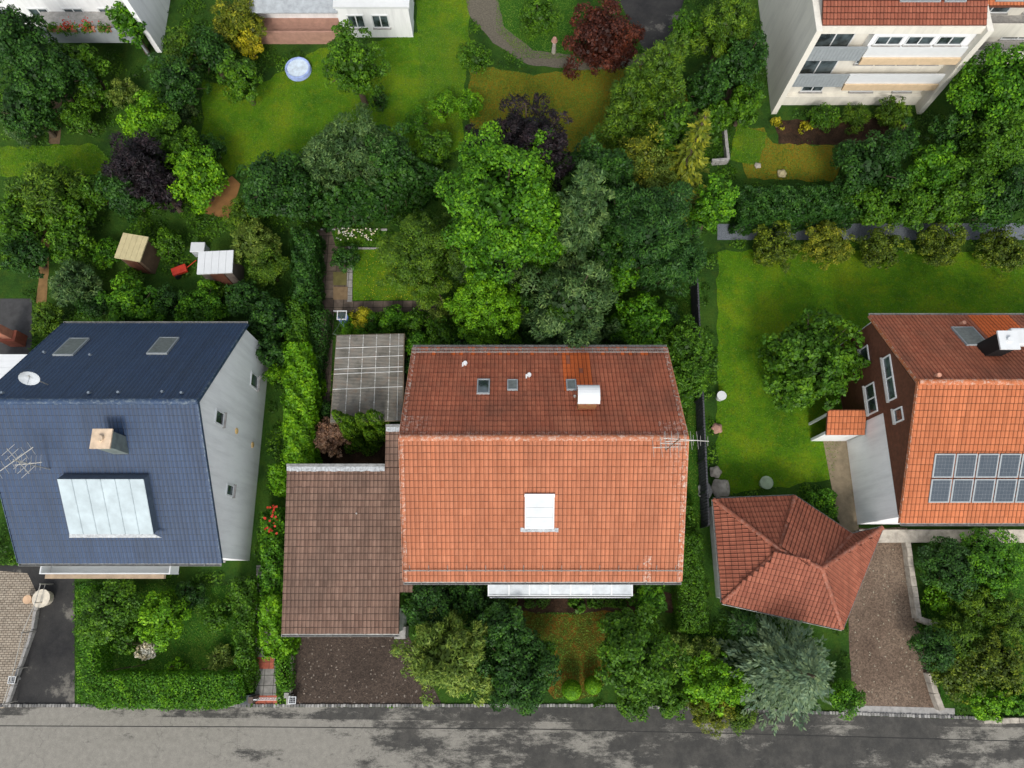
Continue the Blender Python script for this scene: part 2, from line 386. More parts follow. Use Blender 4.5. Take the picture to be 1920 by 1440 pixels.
sheet('footpath', [(481,1060),(516,1060),(518,1324),(478,1324)], .012, PAVE)
sheet('footpath', [(479,1232),(514,1232),(514,1254),(479,1254)], .017, REDS)
sheet('footpath', [(478,1304),(520,1304),(520,1322),(478,1322)], .017, REDS)
sheet('driveway', [(1590,990),(1700,990),(1715,1160),(1765,1330),(1600,1330),(1590,1200)], .010, GRAVEL2, .05)
sheet('driveway_apron', [(1580,1322),(1790,1328),(1790,1346),(1580,1340)], .016, CONC)
sheet('garden_path', [(1345,420),(2100,418),(2100,450),(1345,450)], .012, plain('bluish_gravel', (.15, .17, .19), .95, var=.4, scale=12))
sheet('garden_path', [(866,-40),(925,-40),(945,50),(1000,95),(1120,108),(1220,100),(1220,122),(1100,132),(990,122),(925,80),(880,30)], .014, plain('grey_gravel', (.13, .115, .085), .95, var=.35, scale=10), .05)
sheet('driveway', [(1130,-60),(1300,-60),(1250,110),(1215,110)], .013, ASPH)
sheet('soil_bed', [(1450,225),(1700,220),(1700,272),(1460,270)], .009, G_SOIL, .12)
sheet('garden_path', [(95,160),(118,160),(112,270),(92,270)], .012, plain('earth_path', (.13, .09, .05), .95), .05)
sheet('garden_path', [(380,375),(435,330),(450,345),(430,410),(385,400)], .012, plain('clay_earth', (.24, .12, .04), .95, scale=1.5), .08)
sheet('garden_path', [(80,430),(96,430),(85,600),(66,600)], .012, plain('tan_earth', (.22, .13, .05), .95), .05)
sheet('patio', [(1540,810),(1605,810),(1610,1000),(1575,1000)], .018, plain('sandstone_slabs', (.25, .20, .13), .9))
for pts in ([(0,560),(60,560),(60,680),(0,680)],):
    sheet('patio', pts, .012, plain('old_tarmac', (.06, .06, .06), .9))
# kerb stones: little granite setts along the road edge, one kerb
kb = MB()
for a, b in zip(redge[:-1], redge[1:]):
    n = int((b-a).length/.15); dr = (b-a).normalized(); ang = math.atan2(dr.y, dr.x)
    for i in range(n):
        p = a.lerp(b, (i+.5)/n); 
        if abs(p.x) > 32: continue
        for row in (0,):
            kb.tv = random.random(); kb.box((p.x+random.uniform(-.01, .01), p.y+.09+row*.17+random.uniform(-.012, .012), .03+random.uniform(-.012, .012)), (.13, .15, .10), ang+random.uniform(-.06, .06))
q = NM('granite_setts'); q.col(q.ramp(q.attr('tint'), [(0, (.10, .10, .10)), (.6, (.20, .195, .18)), (1, (.36, .35, .33))]))
tag(kb.build('kerb_stones', q.m, bevel=.015), kind='structure')
# loose pebbles and litter on the gravel drive
pb = MB()
for i in range(60):
    p = at(random.uniform(552, 800), random.uniform(1200, 1320), 0)
    if random.random() < .6: p = at(random.uniform(560, 800), random.uniform(1275, 1320), 0)
    s_ = random.uniform(.02, .05); pb.tv = random.random(); pb.box((p.x, p.y, .012+s_*.3), (s_*1.4, s_, s_*.6), random.uniform(0, 3))
q = NM('pebbles'); q.col(q.ramp(q.attr('tint'), [(0, (.10, .07, .05)), (.7, (.20, .15, .11)), (1, (.42, .34, .28))]))
tag(pb.build('pebbles', q.m), 'small pale pebbles and petals scattered over the brown gravel driveway', 'pebbles', kind='stuff')
# ------------------------------------------------------------------ foliage engine
def nrm(a): return a/np.maximum(np.linalg.norm(a, axis=-1, keepdims=True), 1e-6)
def leaves(c, n, ln, wd, tdir=None, fold=0.0):
    """rhombus leaves: centres c, normals n, lengths, widths -> (N,4,3)"""
    N = len(c); n = nrm(n)
    t = tdir if tdir is not None else RNG.normal(size=(N, 3))
    t = nrm(t - n*(t*n).sum(1, keepdims=True)); b = np.cross(n, t)
    ln = np.broadcast_to(ln, (N,))[:, None]; wd = np.broadcast_to(wd, (N,))[:, None]
    return np.stack([c-t*ln*.5, c+b*wd*.5-t*ln*.08, c+t*ln*.5, c-b*wd*.5-t*ln*.08], 1)
def sph(N):
    return nrm(RNG.normal(size=(N, 3)))
def crown_puffs(c, rx, ry, rz, puff=.30, leaf=.2, dens=105, feather=False):
    """crown of leafy clumps spread over an ellipsoid"""
    area = 4*math.pi*((rx*ry)**1.6+(rx*rz)**1.6+(ry*rz)**1.6)**(1/1.6)/3**(1/1.6)
    pr = puff*min(rx, ry, rz)*1.0; pr = max(pr, .28)
    K = max(8, int(area*1.15/(math.pi*pr*pr)))
    K = min(K, 420)
    d = sph(K*2); d = d[d[:, 2] > -.7][:K]; K = len(d)
    rad = RNG.uniform(.55, 1.05, K)[:, None]; R = np.array([rx, ry, rz])
    lump = 1+.20*np.sin(d[:, :1]*5+c[0])*np.cos(d[:, 1:2]*4+c[1])+.12*np.sin(d[:, 2:]*9+d[:, :1]*6+c[0]*3)
    pc = d*R*rad*lump*(1-.45*puff)
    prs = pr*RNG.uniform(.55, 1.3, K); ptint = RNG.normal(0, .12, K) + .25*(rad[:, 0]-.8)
    N = int(area*dens*(1.45 if feather else 1.2))
    w_ = prs**2; idx = RNG.choice(K, N, p=w_/w_.sum())
    u = sph(N); out = nrm(d[idx]+np.array([0, 0, .35])); u = nrm(u+out*.75); q_ = RNG.uniform(.3, 1, N)**.5
    p = pc[idx]+u*prs[idx][:, None]*q_[:, None]*np.array([1, 1, .8])
    nn = u*.7+np.array([0, 0, .45])+RNG.normal(0, .42, (N, 3))
    s_ = leaf*RNG.uniform(.5, 1.4, N)
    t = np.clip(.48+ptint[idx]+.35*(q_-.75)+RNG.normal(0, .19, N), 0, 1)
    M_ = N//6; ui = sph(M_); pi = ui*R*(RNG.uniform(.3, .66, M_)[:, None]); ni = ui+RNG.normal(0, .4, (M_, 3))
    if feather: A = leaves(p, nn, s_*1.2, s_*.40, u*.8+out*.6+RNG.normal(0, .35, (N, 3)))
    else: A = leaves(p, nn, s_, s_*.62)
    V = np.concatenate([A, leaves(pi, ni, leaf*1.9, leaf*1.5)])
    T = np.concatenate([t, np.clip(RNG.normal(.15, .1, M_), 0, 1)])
    return V+np.array(c), T, pc+np.array(c)
def crown_conifer(c, r, z0, z1, dens=1.0, leaf=.26, droop=.25, sharp=.85, layers=None, up=0.0):
    """whorls of branches carrying flat sprays"""
    H = z1-z0; L = layers or max(8, int(H/.42)); C_ = []; Nn = []; Td = []; Ln = []; Tt = []
    for i in range(L):
        f = i/(L-1); z = z0+H*f; R = r*((1-f)**sharp)*random.uniform(.85, 1.1)+.12
        nb = max(5, int(8+6*R/max(r, .1)*dens)); ph = random.random()*6.28
        for k in range(nb):
            a = ph+k*2*math.pi/nb+random.uniform(-.2, .2); Rb = R*random.uniform(.72, 1.12); n = max(4, int(Rb*13*dens)); tt = random.gauss(.5, .12)
            s_ = np.sqrt(RNG.uniform(.03, 1, n)); side = RNG.choice([-1, 1], n); spread = (1.05-s_)*Rb*.30*RNG.uniform(.1, 1, n)+.03
            x = np.cos(a)*s_*Rb - np.sin(a)*side*spread; y = np.sin(a)*s_*Rb+np.cos(a)*side*spread
            zz = z - droop*Rb*s_**1.6 + up*Rb*s_ + RNG.normal(0, .035, n)
            C_.append(np.stack([x, y, zz], 1)); da = a+side*RNG.uniform(.15, .8, n)
            Td.append(np.stack([np.cos(da), np.sin(da), -droop+RNG.normal(0, .2, n)], 1))
            Nn.append(np.stack([np.cos(a)*.25+RNG.normal(0, .3, n), np.sin(a)*.25+RNG.normal(0, .3, n), np.ones(n)], 1))
            Ln.append(leaf*RNG.uniform(.6, 1.3, n)); Tt.append(np.clip(tt+.35*(s_-.6)+RNG.normal(0, .12, n), 0, 1))
    C_ = np.concatenate(C_)+np.array([c[0], c[1], 0]); Ln = np.concatenate(Ln)
    return leaves(C_, np.concatenate(Nn), Ln, Ln*.36, np.concatenate(Td)), np.concatenate(Tt)
def crown_column(c, r, h, leaf=.13, dens=260):
    N = int(2*math.pi*r*h*dens*.7); z = RNG.uniform(0, 1, N)**.8; a = RNG.uniform(0, 6.283, N)
    prof = r*np.sqrt(np.clip(1-z**2.2, 0, 1))*(.75+.25*np.minimum(z*4, 1)); rr = prof*(1+.10*np.sin(a*5+z*9+c[0])+.06*np.sin(a*9-z*16))*RNG.uniform(.78, 1.02, N)
    p = np.stack([c[0]+np.cos(a)*rr, c[1]+np.sin(a)*rr, .05+z*h], 1)
    n = np.stack([-np.sin(a), np.cos(a), RNG.normal(0, .3, N)], 1)*RNG.choice([-1, 1], N)[:, None]+np.stack([np.cos(a), np.sin(a), .5*np.ones(N)], 1)*.8+RNG.normal(0, .3, (N, 3))
    td = np.stack([np.cos(a)*.4, np.sin(a)*.4, np.ones(N)], 1)+RNG.normal(0, .25, (N, 3))
    t = np.clip(.5+.18*np.sin(a*5+z*9+c[0])+RNG.normal(0, .15, N), 0, 1)
    s_ = leaf*RNG.uniform(.6, 1.3, N); return leaves(p, n, s_*1.3, s_*.6, td), t
def crown_box(poly, h, leaf=.11, dens=330, lump=.10, z0=.05):
    """clipped or shaggy hedge: leaves over the top and sides of a footprint"""
    xs = [p[0] for p in poly]; ys = [p[1] for p in poly]; A = (max(xs)-min(xs))*(max(ys)-min(ys))
    N = int(A*dens); x = RNG.uniform(min(xs), max(xs), N); y = RNG.uniform(min(ys), max(ys), N); k = inpoly(poly, x, y); x = x[k]; y = y[k]
    lu = np.sin(x*3.1+1.7*np.sin(y*1.3))*np.cos(y*2.7+x*.6)+.6*np.sin(x*7.3+y*5.1); z = h+lump*lu*1.0-RNG.uniform(0, 1, len(x))**2*.28
    # round the shoulder near the outline
    dmin = np.full(len(x), 9.)
    P = [np.array(p[:2]) for p in poly]
    for i in range(len(P)):
        a, b = P[i], P[(i+1) % len(P)]; ab = b-a; t = np.clip(((x-a[0])*ab[0]+(y-a[1])*ab[1])/(ab@ab), 0, 1)
        dmin = np.minimum(dmin, np.hypot(x-a[0]-t*ab[0], y-a[1]-t*ab[1]))
    z -= np.clip(.32-dmin, 0, 1)**2*3.2
    top = np.stack([x, y, z], 1); nt_ = np.stack([RNG.normal(0, .5, len(x)), RNG.normal(0, .5, len(x)), np.ones(len(x))], 1)
    tt = np.clip(.55+.12*lu+RNG.normal(0, .17, len(x)), 0, 1); C_ = [top]; Nn = [nt_]; T = [tt]
    area2 = sum(P[i][0]*P[(i+1) % len(P)][1]-P[(i+1) % len(P)][0]*P[i][1] for i in range(len(P))); sg = 1 if area2 > 0 else -1
    for i in range(len(P)):
        a, b = P[i], P[(i+1) % len(P)]; L = np.linalg.norm(b-a); M_ = int(L*h*dens*.7); t = RNG.uniform(0, 1, M_); zz = RNG.uniform(z0, h-.1, M_)
        nrm2 = np.array([(b-a)[1], -(b-a)[0]])/L*sg; off = RNG.uniform(-.16, .05, M_)+lump*.6*np.sin(t*L*4+zz*3)
        C_.append(np.stack([a[0]+(b-a)[0]*t+nrm2[0]*off, a[1]+(b-a)[1]*t+nrm2[1]*off, zz], 1))
        Nn.append(np.stack([nrm2[0]+RNG.normal(0, .5, M_), nrm2[1]+RNG.normal(0, .5, M_), RNG.uniform(0, .9, M_)], 1)); T.append(np.clip(RNG.normal(.45, .17, M_), 0, 1))
    C_ = np.concatenate(C_); s_ = leaf*RNG.uniform(.6, 1.4, len(C_)); return leaves(C_, np.concatenate(Nn), s_, s_*.6), np.concatenate(T)
def trunk_mesh(base, top, r, targets=()):
    b = MB(); base = Vector(base); top = Vector(top); m = base.lerp(top, .5)+Vector((random.uniform(-.1, .1), random.uniform(-.1, .1), 0))
    b.cyl(base, m, r*1.15, r*.8, 8); b.cyl(m, top, r*.8, r*.35, 8)
    for t in targets: s0 = base.lerp(top, random.uniform(.45, .85)); b.cyl(s0, s0.lerp(Vector(t), .55)+Vector((0, 0, .15)), r*.4, r*.26, 5); b.cyl(s0.lerp(Vector(t), .55)+Vector((0, 0, .15)), t, r*.26, r*.07, 5)
    return b
def tree(kind, px, py, rp, h, pal, name, label, cat='tree', asp=1.0, group=None, leaf=None, puff=None, dens=1.0):
    """px, py: middle of the crown in the photo, rp: its radius in photo pixels, h: height of the plant in metres"""
    zc = h*.56 if kind != 'conifer' else h*.5
    za = zc if kind != 'puff' else zc+.42*(h-zc)
    c = at(px, py, za); c.z = zc; r = rp*dist(px, py, za)/F; leaf = (leaf or .2)*.84 if kind == 'puff' else leaf
    root = thing(name, label, cat, (c.x, c.y, 0), group)
    if kind == 'puff':
        rz = h-zc; V, T, pc = crown_puffs(c, r*1.08, r*asp*1.08, rz, (puff or .30)*.95, leaf or .2, 95*dens*(.2/(leaf or .2))**1.35, pal in ('sage', 'olive', 'moss', 'gold', 'purple', 'pine', 'dry'))
        sel = [tuple(pc[i]) for i in RNG.choice(len(pc), min(9, len(pc)), replace=False)]
        trunk_mesh((c.x, c.y, 0), (c.x, c.y, zc), .05+.022*h, sel).build('trunk' if h > 2 else 'stem', BARK, root)
    elif kind == 'conifer':
        V, T = crown_conifer(c, r, h*.10, h, dens, leaf or .30, sharp=.55 if pal == 'blue' else .8)
        trunk_mesh((c.x, c.y, 0), (c.x, c.y, h*.97), .05+.018*h).build('trunk', BARK, root)
    elif kind == 'ball':
        n_ = 5200; u = sph(n_); u[:, 2] = np.where(u[:, 2] < -.5, -u[:, 2], u[:, 2]); k_ = RNG.uniform(.93, 1.03, (n_, 1)); p_ = u*[r, r, h*.5]*k_+[c.x, c.y, h*.5]; s_ = RNG.uniform(.045, .09, n_)
        V = leaves(p_, u+RNG.normal(0, .35, (n_, 3)), s_, s_*.65); T = np.clip(RNG.normal(.55, .2, n_), 0, 1); trunk_mesh((c.x, c.y, 0), (c.x, c.y, h*.6), .03).build('stem', BARK, root)
    elif kind == 'column':
        V, T = crown_column(c, r, h, leaf or .13); trunk_mesh((c.x, c.y, 0), (c.x, c.y, h*.6), .05).build('trunk', BARK, root)
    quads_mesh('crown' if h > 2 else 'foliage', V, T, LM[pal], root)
    return root
def hedge(poly, h, pal, label, leaf=.11, lump=.1, name='hedge', top=True, dens=330, cat='hedge'):
    P = [at(x, y, h if top else 0) for x, y in poly]; P = [(p.x, p.y) for p in P]
    V, T = crown_box(P, h, leaf, dens, lump)
    root = thing(name, label, cat, (sum(p[0] for p in P)/len(P), sum(p[1] for p in P)/len(P), 0))
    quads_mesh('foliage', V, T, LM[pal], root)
    b = MB(); cx, cy = root.location.x, root.location.y
    for p in P:
        for k in (.25, .6, .85): q_ = (cx+(p[0]-cx)*k, cy+(p[1]-cy)*k); b.cyl((q_[0], q_[1], 0), (q_[0]+random.uniform(-.15, .15), q_[1], h*.8), .035, .015, 5)
    b.build('stems', BARK, root); return root
# ------------------------------------------------------------------ roof tiles
def tiles(name, O, U, V, L, S, m, parent, w_=.20, g_=.33, amp=.028, tintf=None, wearf=None, clip=None, lift=.02, lap_shade_dirt=.05):
    """interlocking roof tiles over the slope O + a*U + b*V"""
    U = np.array(U); V = np.array(V); O = np.array(O); n = np.cross(U, V); n = n/np.linalg.norm(n)
    if n[2] < 0: n = -n
    nc = max(1, round(L/w_)); nr = max(1, round(S/g_)); w2 = L/nc; g2 = S/nr
    prof = [(0, 0), (.07, .55), (.16, 1), (.26, .55), (.33, 0), (.90, 0.0), (1.0, -.3)]
    rows = np.arange(nr); cols = np.arange(nc); Q = []; T = []; W = []
    ti = np.clip(RNG.normal(.5, .22, (nr, nc)), 0, 1); jz = RNG.normal(0, .0022, (nr, nc)); jv = RNG.normal(0, .004, (nr, nc))
    if tintf: 
        for r_ in rows:
            for c_ in cols: ti[r_, c_] = tintf((c_+.5)/nc, (r_+.5)/nr, ti[r_, c_])
    we = np.zeros((nr, nc))
    if wearf:
        for r_ in rows:
            for c_ in cols: we[r_, c_] = wearf((c_+.5)/nc, (r_+.5)/nr)
    cc, rr = np.meshgrid(cols, rows)
    def pt(a, b, z): return O+a[..., None]*U+b[..., None]*V+z[..., None]*n
    cen = pt((cc+.5)*w2, (rr+.5)*g2, np.zeros(cc.shape)); keep = np.ones(cc.shape, bool)
    if clip is not None: keep = inpoly(clip, cen[..., 0], cen[..., 1])
    for (a0, h0), (a1, h1) in zip(prof[:-1], prof[1:]):
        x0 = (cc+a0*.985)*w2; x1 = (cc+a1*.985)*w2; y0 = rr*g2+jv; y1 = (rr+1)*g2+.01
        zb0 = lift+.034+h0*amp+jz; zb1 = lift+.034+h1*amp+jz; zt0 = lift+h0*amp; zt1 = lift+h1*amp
        o = np.ones(cc.shape); ys = y1-lap_shade_dirt; f_ = (ys-y0)/(y1-y0); zs0 = zb0+(zt0-zb0)*f_; zs1 = zb1+(zt1-zb1)*f_  # dark strip below the next course: painted overlap shadow along with lap dirt
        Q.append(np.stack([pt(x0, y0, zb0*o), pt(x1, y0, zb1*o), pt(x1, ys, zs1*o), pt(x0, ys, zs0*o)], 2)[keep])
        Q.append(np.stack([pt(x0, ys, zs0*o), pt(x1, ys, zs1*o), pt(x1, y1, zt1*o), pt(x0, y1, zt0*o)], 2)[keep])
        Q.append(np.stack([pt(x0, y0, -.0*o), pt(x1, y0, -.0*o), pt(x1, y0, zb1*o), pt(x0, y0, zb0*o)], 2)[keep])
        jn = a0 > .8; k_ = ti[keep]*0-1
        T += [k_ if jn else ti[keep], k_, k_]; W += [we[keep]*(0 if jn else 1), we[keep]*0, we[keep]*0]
    Q = np.concatenate(Q); return quads_mesh(name, Q, np.concatenate(T), m, parent, np.concatenate(W))
def ridge_cap(p0, p1, m, parent, r=.13, seg=.38, name='ridge_cap'):
    p0 = Vector(p0); p1 = Vector(p1); n = max(1, int((p1-p0).length/seg)); b = MB(); d = (p1-p0).normalized(); up = Vector((0, 0, 1)); s_ = d.cross(up).normalized()
    for i in range(n):
        a = p0.lerp(p1, i/n); e = p0.lerp(p1, (i+1)/n)+d*.03; b.tv = random.uniform(.2, .8); k = []
        for P, R in ((a, r*1.06), (e, r*.94)):
            k.append([P+s_*math.cos(g)*R*1.15+up*(math.sin(g)*R-.02) for g in [math.pi*j/6 for j in range(7)]])
        for j in range(6): b.face([k[0][j], k[0][j+1], k[1][j+1], k[1][j]])
        b.face(k[0][::-1]); b.face(k[1])
    o = b.build(name, m, parent)
    me = o.data; a = me.attributes.new('wear', 'FLOAT', 'FACE'); a.data.foreach_set('value', [.15 if name == 'hip_cap' else .5]*len(me.polygons)); return o
def gutter(p0, p1, parent, m=ZINC, r=.075):
    b = MB(); p0 = Vector(p0); p1 = Vector(p1); d = (p1-p0).normalized(); s_ = d.cross(Vector((0, 0, 1))).normalized(); k = []
    for P in (p0, p1):
        k.append([P+s_*math.cos(g)*r-Vector((0, 0, 1))*math.sin(g)*r for g in [math.pi*j/6 for j in range(7)]])
    for j in range(6): b.face([k[0][j], k[0][j+1], k[1][j+1], k[1][j]])
    b.face(k[0]); b.face(k[1])
    for e in (-1, 1): b.cyl(p0+s_*r*e, p1+s_*r*e, .012, n=5)
    n = int((p1-p0).length/.8)
    for i in range(n+1):
        P = p0.lerp(p1, i/n); b.box(P, (.03, 2*r, .012))
    return b.build('gutter', m, parent)
def gable_house(name, label, X0, X1, Yf, Yr, Yb, zf, zr, zb, tf, tb, wallm, oh=.35, inset=.12, cat='house', tintb=None, wearf=None, wearb=None, capm=None, w_=.2, amp=.028, fronty=None):
    """gabled house, ridge along X; the roof edges are given, walls stand in by oh"""
    root = thing(name, label, cat, ((X0+X1)/2, (Yf+Yb)/2, 0))
    wl = MB(); x0, x1, y0, y1 = X0+inset, X1-inset, Yf+oh, Yb-oh
    sf = (zr-zf)/(Yr-Yf); sb = (zr-zb)/(Yb-Yr)
    z0 = zf+sf*oh-.2; z1 = zb+sb*oh-.2
    pro = [(y0, 0), (y1, 0), (y1, z1), (Yr, zr-.2), (y0, z0)]
    wl.face([(x0, p[0], p[1]) for p in pro][::-1]); wl.face([(x1, p[0], p[1]) for p in pro])
    wl.face([(x0, y0, 0), (x1, y0, 0), (x1, y0, z0), (x0, y0, z0)]); wl.face([(x0, y1, 0), (x0, y1, z1), (x1, y1, z1), (x1, y1, 0)])
    wl.build('wall', wallm, root)
    sl_ = MB(); sl_.slab([(X0, Yf, zf), (X1, Yf, zf), (X1, Yr, zr), (X0, Yr, zr)], .16); sl_.slab([(X0, Yr, zr), (X1, Yr, zr), (X1, Yb, zb), (X0, Yb, zb)], .16)
    sl_.build('roof_deck', WOODC, root)
    Sf = math.hypot(Yr-Yf, zr-zf); Sb = math.hypot(Yb-Yr, zr-zb); Vf = ((0, (Yr-Yf)/Sf, (zr-zf)/Sf)); Vb = ((0, -(Yb-Yr)/Sb, (zr-zb)/Sb))
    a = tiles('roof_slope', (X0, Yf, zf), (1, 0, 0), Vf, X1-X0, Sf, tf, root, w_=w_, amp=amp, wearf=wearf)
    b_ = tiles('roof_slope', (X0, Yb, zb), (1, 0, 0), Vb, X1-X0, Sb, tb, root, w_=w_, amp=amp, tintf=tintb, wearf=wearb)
    ridge_cap((X0, Yr, zr+.03), (X1, Yr, zr+.03), capm or tf, root)
    gutter((X0, Yf-.07, zf-.01), (X1, Yf-.07, zf-.01), root); gutter((X0, Yb+.07, zb-.01), (X1, Yb+.07, zb-.01), root)
    # verge boards
    for X in (X0, X1):
        vb = MB(); s_ = -1 if X == X0 else 1
        for (ya, za, yb2, zb2) in ((Yf, zf, Yr, zr), (Yr, zr, Yb, zb)):
            vb.slab([(X-.02, ya, za+.075), (X+s_*.05, ya, za+.075), (X+s_*.05, yb2, zb2+.075), (X-.02, yb2, zb2+.075)], .22)
        vo = vb.build('verge', capm or tf, root); at_ = vo.data.attributes.new('wear', 'FLOAT', 'FACE'); at_.data.foreach_set('value', [.5]*len(vo.data.polygons))
    return root, dict(Vf=Vector(Vf), Vb=Vector(Vb), nf=Vector((0, -Vf[2], Vf[1])), nb=Vector((0, Vb[2], -Vb[1])), Pf=Vector((X0, Yf, zf)), Pb=Vector((X0, Yb, zb)))
def slope_frame(center, V, n):
    """rotation with x along ridge, y upslope, z normal"""
    X = Vector((1, 0, 0)); return Matrix((X, Vector(V), Vector(n))).transposed()
def roof_window(parent, px, py, wpx, hpx, P, V, n, style='glass'):
    c = hit(px, py, P, n); a = hit(px-wpx/2, py, P, n); b = hit(px+wpx/2, py, P, n); lo = hit(px, py+hpx/2, P, n); up = hit(px, py-hpx/2, P, n)
    W = (b-a).length; H = (up-lo).length; M = Matrix((Vector((1, 0, 0)), n.cross(Vector((1, 0, 0))), n)).transposed()
    fr = MB(); t = .06
    def L(x, y, z): return c+M@Vector((x, y, z))
    for (x, y, dx, dy) in ((-W/2+t/2, 0, t, H), (W/2-t/2, 0, t, H), (0, H/2-t/2, W-2*t, t), (0, -H/2+t/2, W-2*t, t)): fr.box(L(x, y, .08), (dx, dy, .13), M=M)
    fo = fr.build('skylight', GREYW if style != 'shutter' else WHITEP, parent, bevel=.008)
    if style == 'glass':
        MB().box(L(0, 0, .085), (W-2*t, H-2*t, .03), M=M).build('glass', GLASS, fo)
    elif style == 'hatch':
        MB().box(L(0, 0, .10), (W-2*t, H-2*t, .06), M=M).build('glass', plain('frosted_dome', (.17, .19, .18), .35, var=.3, scale=6), fo)
    else:
        s_ = MB(); n_ = 3
        for i in range(n_): s_.box(L(0, -H/2+t+(i+.5)*(H-2*t)/n_, .10), (W-2*t-.01, (H-2*t)/n_-.006, .05), M=M)
        s_.build('shutter', plain('shutter_slats', (.47, .50, .51), .4, var=.10, scale=2), fo, bevel=.006)
        MB().box(L(0, H/2+.05, .13), (W+.04, .16, .12), M=M).build('shutter_box', WHITEP, fo, bevel=.02)
        s_ = MB(); 
        for i in range(14): s_.box(L(-W/2-.2+(i+.5)*(W+.4)/14, -H/2-.10+random.uniform(-.02, .02), .055), ((W+.4)/14+.005, .2, .035), M=M)
        s_.build('lead_apron', LEAD, fo)
    return fo
def wall_window(parent, x0, x1, y, z0, z1, frame=WHITEP, axis='y', face=-1):
    """window in a wall facing -Y (axis y) or +-X (axis x: then x0,x1 are y values and y is the x of the wall)"""
    f = MB(); g_ = MB(); d = face
    def bx(b, a0, a1, c0, c1, e0, e1):
        if axis == 'y': b.bx(a0, a1, y+d*c0, y+d*c1, e0, e1)
        else: b.bx(y+d*c0, y+d*c1, a0, a1, e0, e1)
    t = .07; bx(f, x0, x0+t, -.02, .05, z0, z1); bx(f, x1-t, x1, -.02, .05, z0, z1); bx(f, x0+t, x1-t, -.02, .05, z0, z0+t); bx(f, x0+t, x1-t, -.02, .05, z1-t, z1)
    if x1-x0 > 1.0: m_ = (x0+x1)/2; bx(f, m_-t/2, m_+t/2, -.02, .045, z0+t, z1-t)
    o = f.build('window', frame, parent); bx(g_, x0+t, x1-t, -.015, .02, z0+t, z1-t); g_.build('pane', GLASS, o)
    s_ = MB(); bx(s_, x0-.05, x1+.05, -.02, .14, z0-.06, z0-.003); s_.build('sill', CONC, o); return o
# ------------------------------------------------------------------ main house
ZE = 5.5; XL, XR = -5.07, 7.93; YF = at(1018, 1090, ZE).y; YB = at(1018, 652, ZE).y; ZR = 8.62; YR = at(1018, 821, ZR).y
def fresh(u, v, t):
    if .578 < u < .70 and v < .52 and not (.66 < v): return 2.0 if random.random() < .96 else t
    if (.335 < u < .375 or .435 < u < .465) and v < .62 and random.random() < .5: return min(1, t+.45)
    if v < .09 and random.random() < .22: return 2.0
    if .56 < u < .68 and .80 < v < .93: return min(1, t+.6)
    return t*.75
def wearF(u, v):
    k = 0
    if u > .90 and v > .55: k = max(k, (u-.90)*8*(v-.4))
    if u > .985: k = max(k, .7)
    if u < .012: k = max(k, .5)
    if v < .20 and (.865 < u < .885 or .90 < u < .915): k = .8
    return min(k, 1)
def wearB(u, v):
    k = 0
    if v > .93: k = (v-.93)*6
    if u < .02 or u > .98: k = max(k, .6)
    if u < .12 and v > .80: k = max(k, .55*(1-u/.12))
    if u > .90 and v > .82: k = max(k, .4)
    return min(k, 1)
main, R1 = gable_house('detached_house', 'large house with weathered salmon tiled gable roof standing in the middle of the plot', XL, XR, YF, YR, YB, ZE, ZR, ZE, TILE_RED, TILE_OLD, WHITE, oh=.45, tintb=fresh, wearf=wearF, wearb=wearB, capm=TILE_RED)
BLOCK.append([(XL, YF), (XR, YF), (XR, YB), (XL, YB)])
for px, py, w_, h_, st in ((906.5, 727, 24, 27, 'glass'), (961, 724, 20, 19, 'hatch'), (1071, 724, 19, 19, 'hatch')):
    roof_window(main, px, py, w_, h_, R1['Pb'], R1['Vb'], R1['nb'], st)
roof_window(main, 1011.5, 959, 55, 60, R1['Pf'], R1['Vf'], R1['nf'], 'shutter')
# chimney with arched white cowl
cb = hit(1099, 768, R1['Pb'], R1['nb']); zt = cb.z+1.1
ch = MB(); ch.bx(cb.x-.42, cb.x+.42, cb.y, cb.y+.75, cb.z-.6, zt); ch.bx(cb.x-.5, cb.x+.5, cb.y-.06, cb.y+.81, zt-.06, zt+.02)
q = NM('mossy_chimney'); q.col(q.ramp(q.noise(7, 6, .75), [(.35, (.20, .05, .025)), (.55, (.26, .12, .05)), (.7, (.20, .22, .05))])); co = ch.build('chimney', q.m, main, bevel=.02)
cw = MB(); N_ = 10
for i in range(N_):
    g0, g1 = math.pi*i/N_, math.pi*(i+1)/N_
    pts = [(cb.y+.42-math.cos(g)*.42, zt+.12+math.sin(g)*.26) for g in (g0, g1)]
    for dz in (0, -.025): cw.face([(cb.x-.5, pts[0][0], pts[0][1]+dz), (cb.x+.5, pts[0][0], pts[0][1]+dz), (cb.x+.5, pts[1][0], pts[1][1]+dz), (cb.x-.5, pts[1][0], pts[1][1]+dz)])
for x in (-.5, .5): cw.cyl((cb.x+x*.94, cb.y+.05, zt), (cb.x+x*.94, cb.y+.05, zt+.25), .02); cw.cyl((cb.x+x*.94, cb.y+.7, zt), (cb.x+x*.94, cb.y+.7, zt+.25), .02)
cw.bx(cb.x-.51, cb.x+.51, cb.y-.03, cb.y+.02, zt+.09, zt+.14); cw.bx(cb.x-.51, cb.x+.51, cb.y+.80, cb.y+.85, zt+.09, zt+.14)
cw.build('chimney_cowl', WHITEP, co)
for px, py in ((873, 684), (992, 706)):
    p = hit(px, py, R1['Pb'], R1['nb']); v_ = MB(); v_.cyl((p.x, p.y, p.z-.1), (p.x, p.y, p.z+.30), .075, n=12); v_.cyl((p.x, p.y, p.z+.33), (p.x, p.y, p.z+.40), .115, .09, n=12); v_.box((p.x-.13, p.y-.02, p.z+.07), (.08, .22, .12)); v_.build('vent_pipe', WHITEP, main, smooth=False)
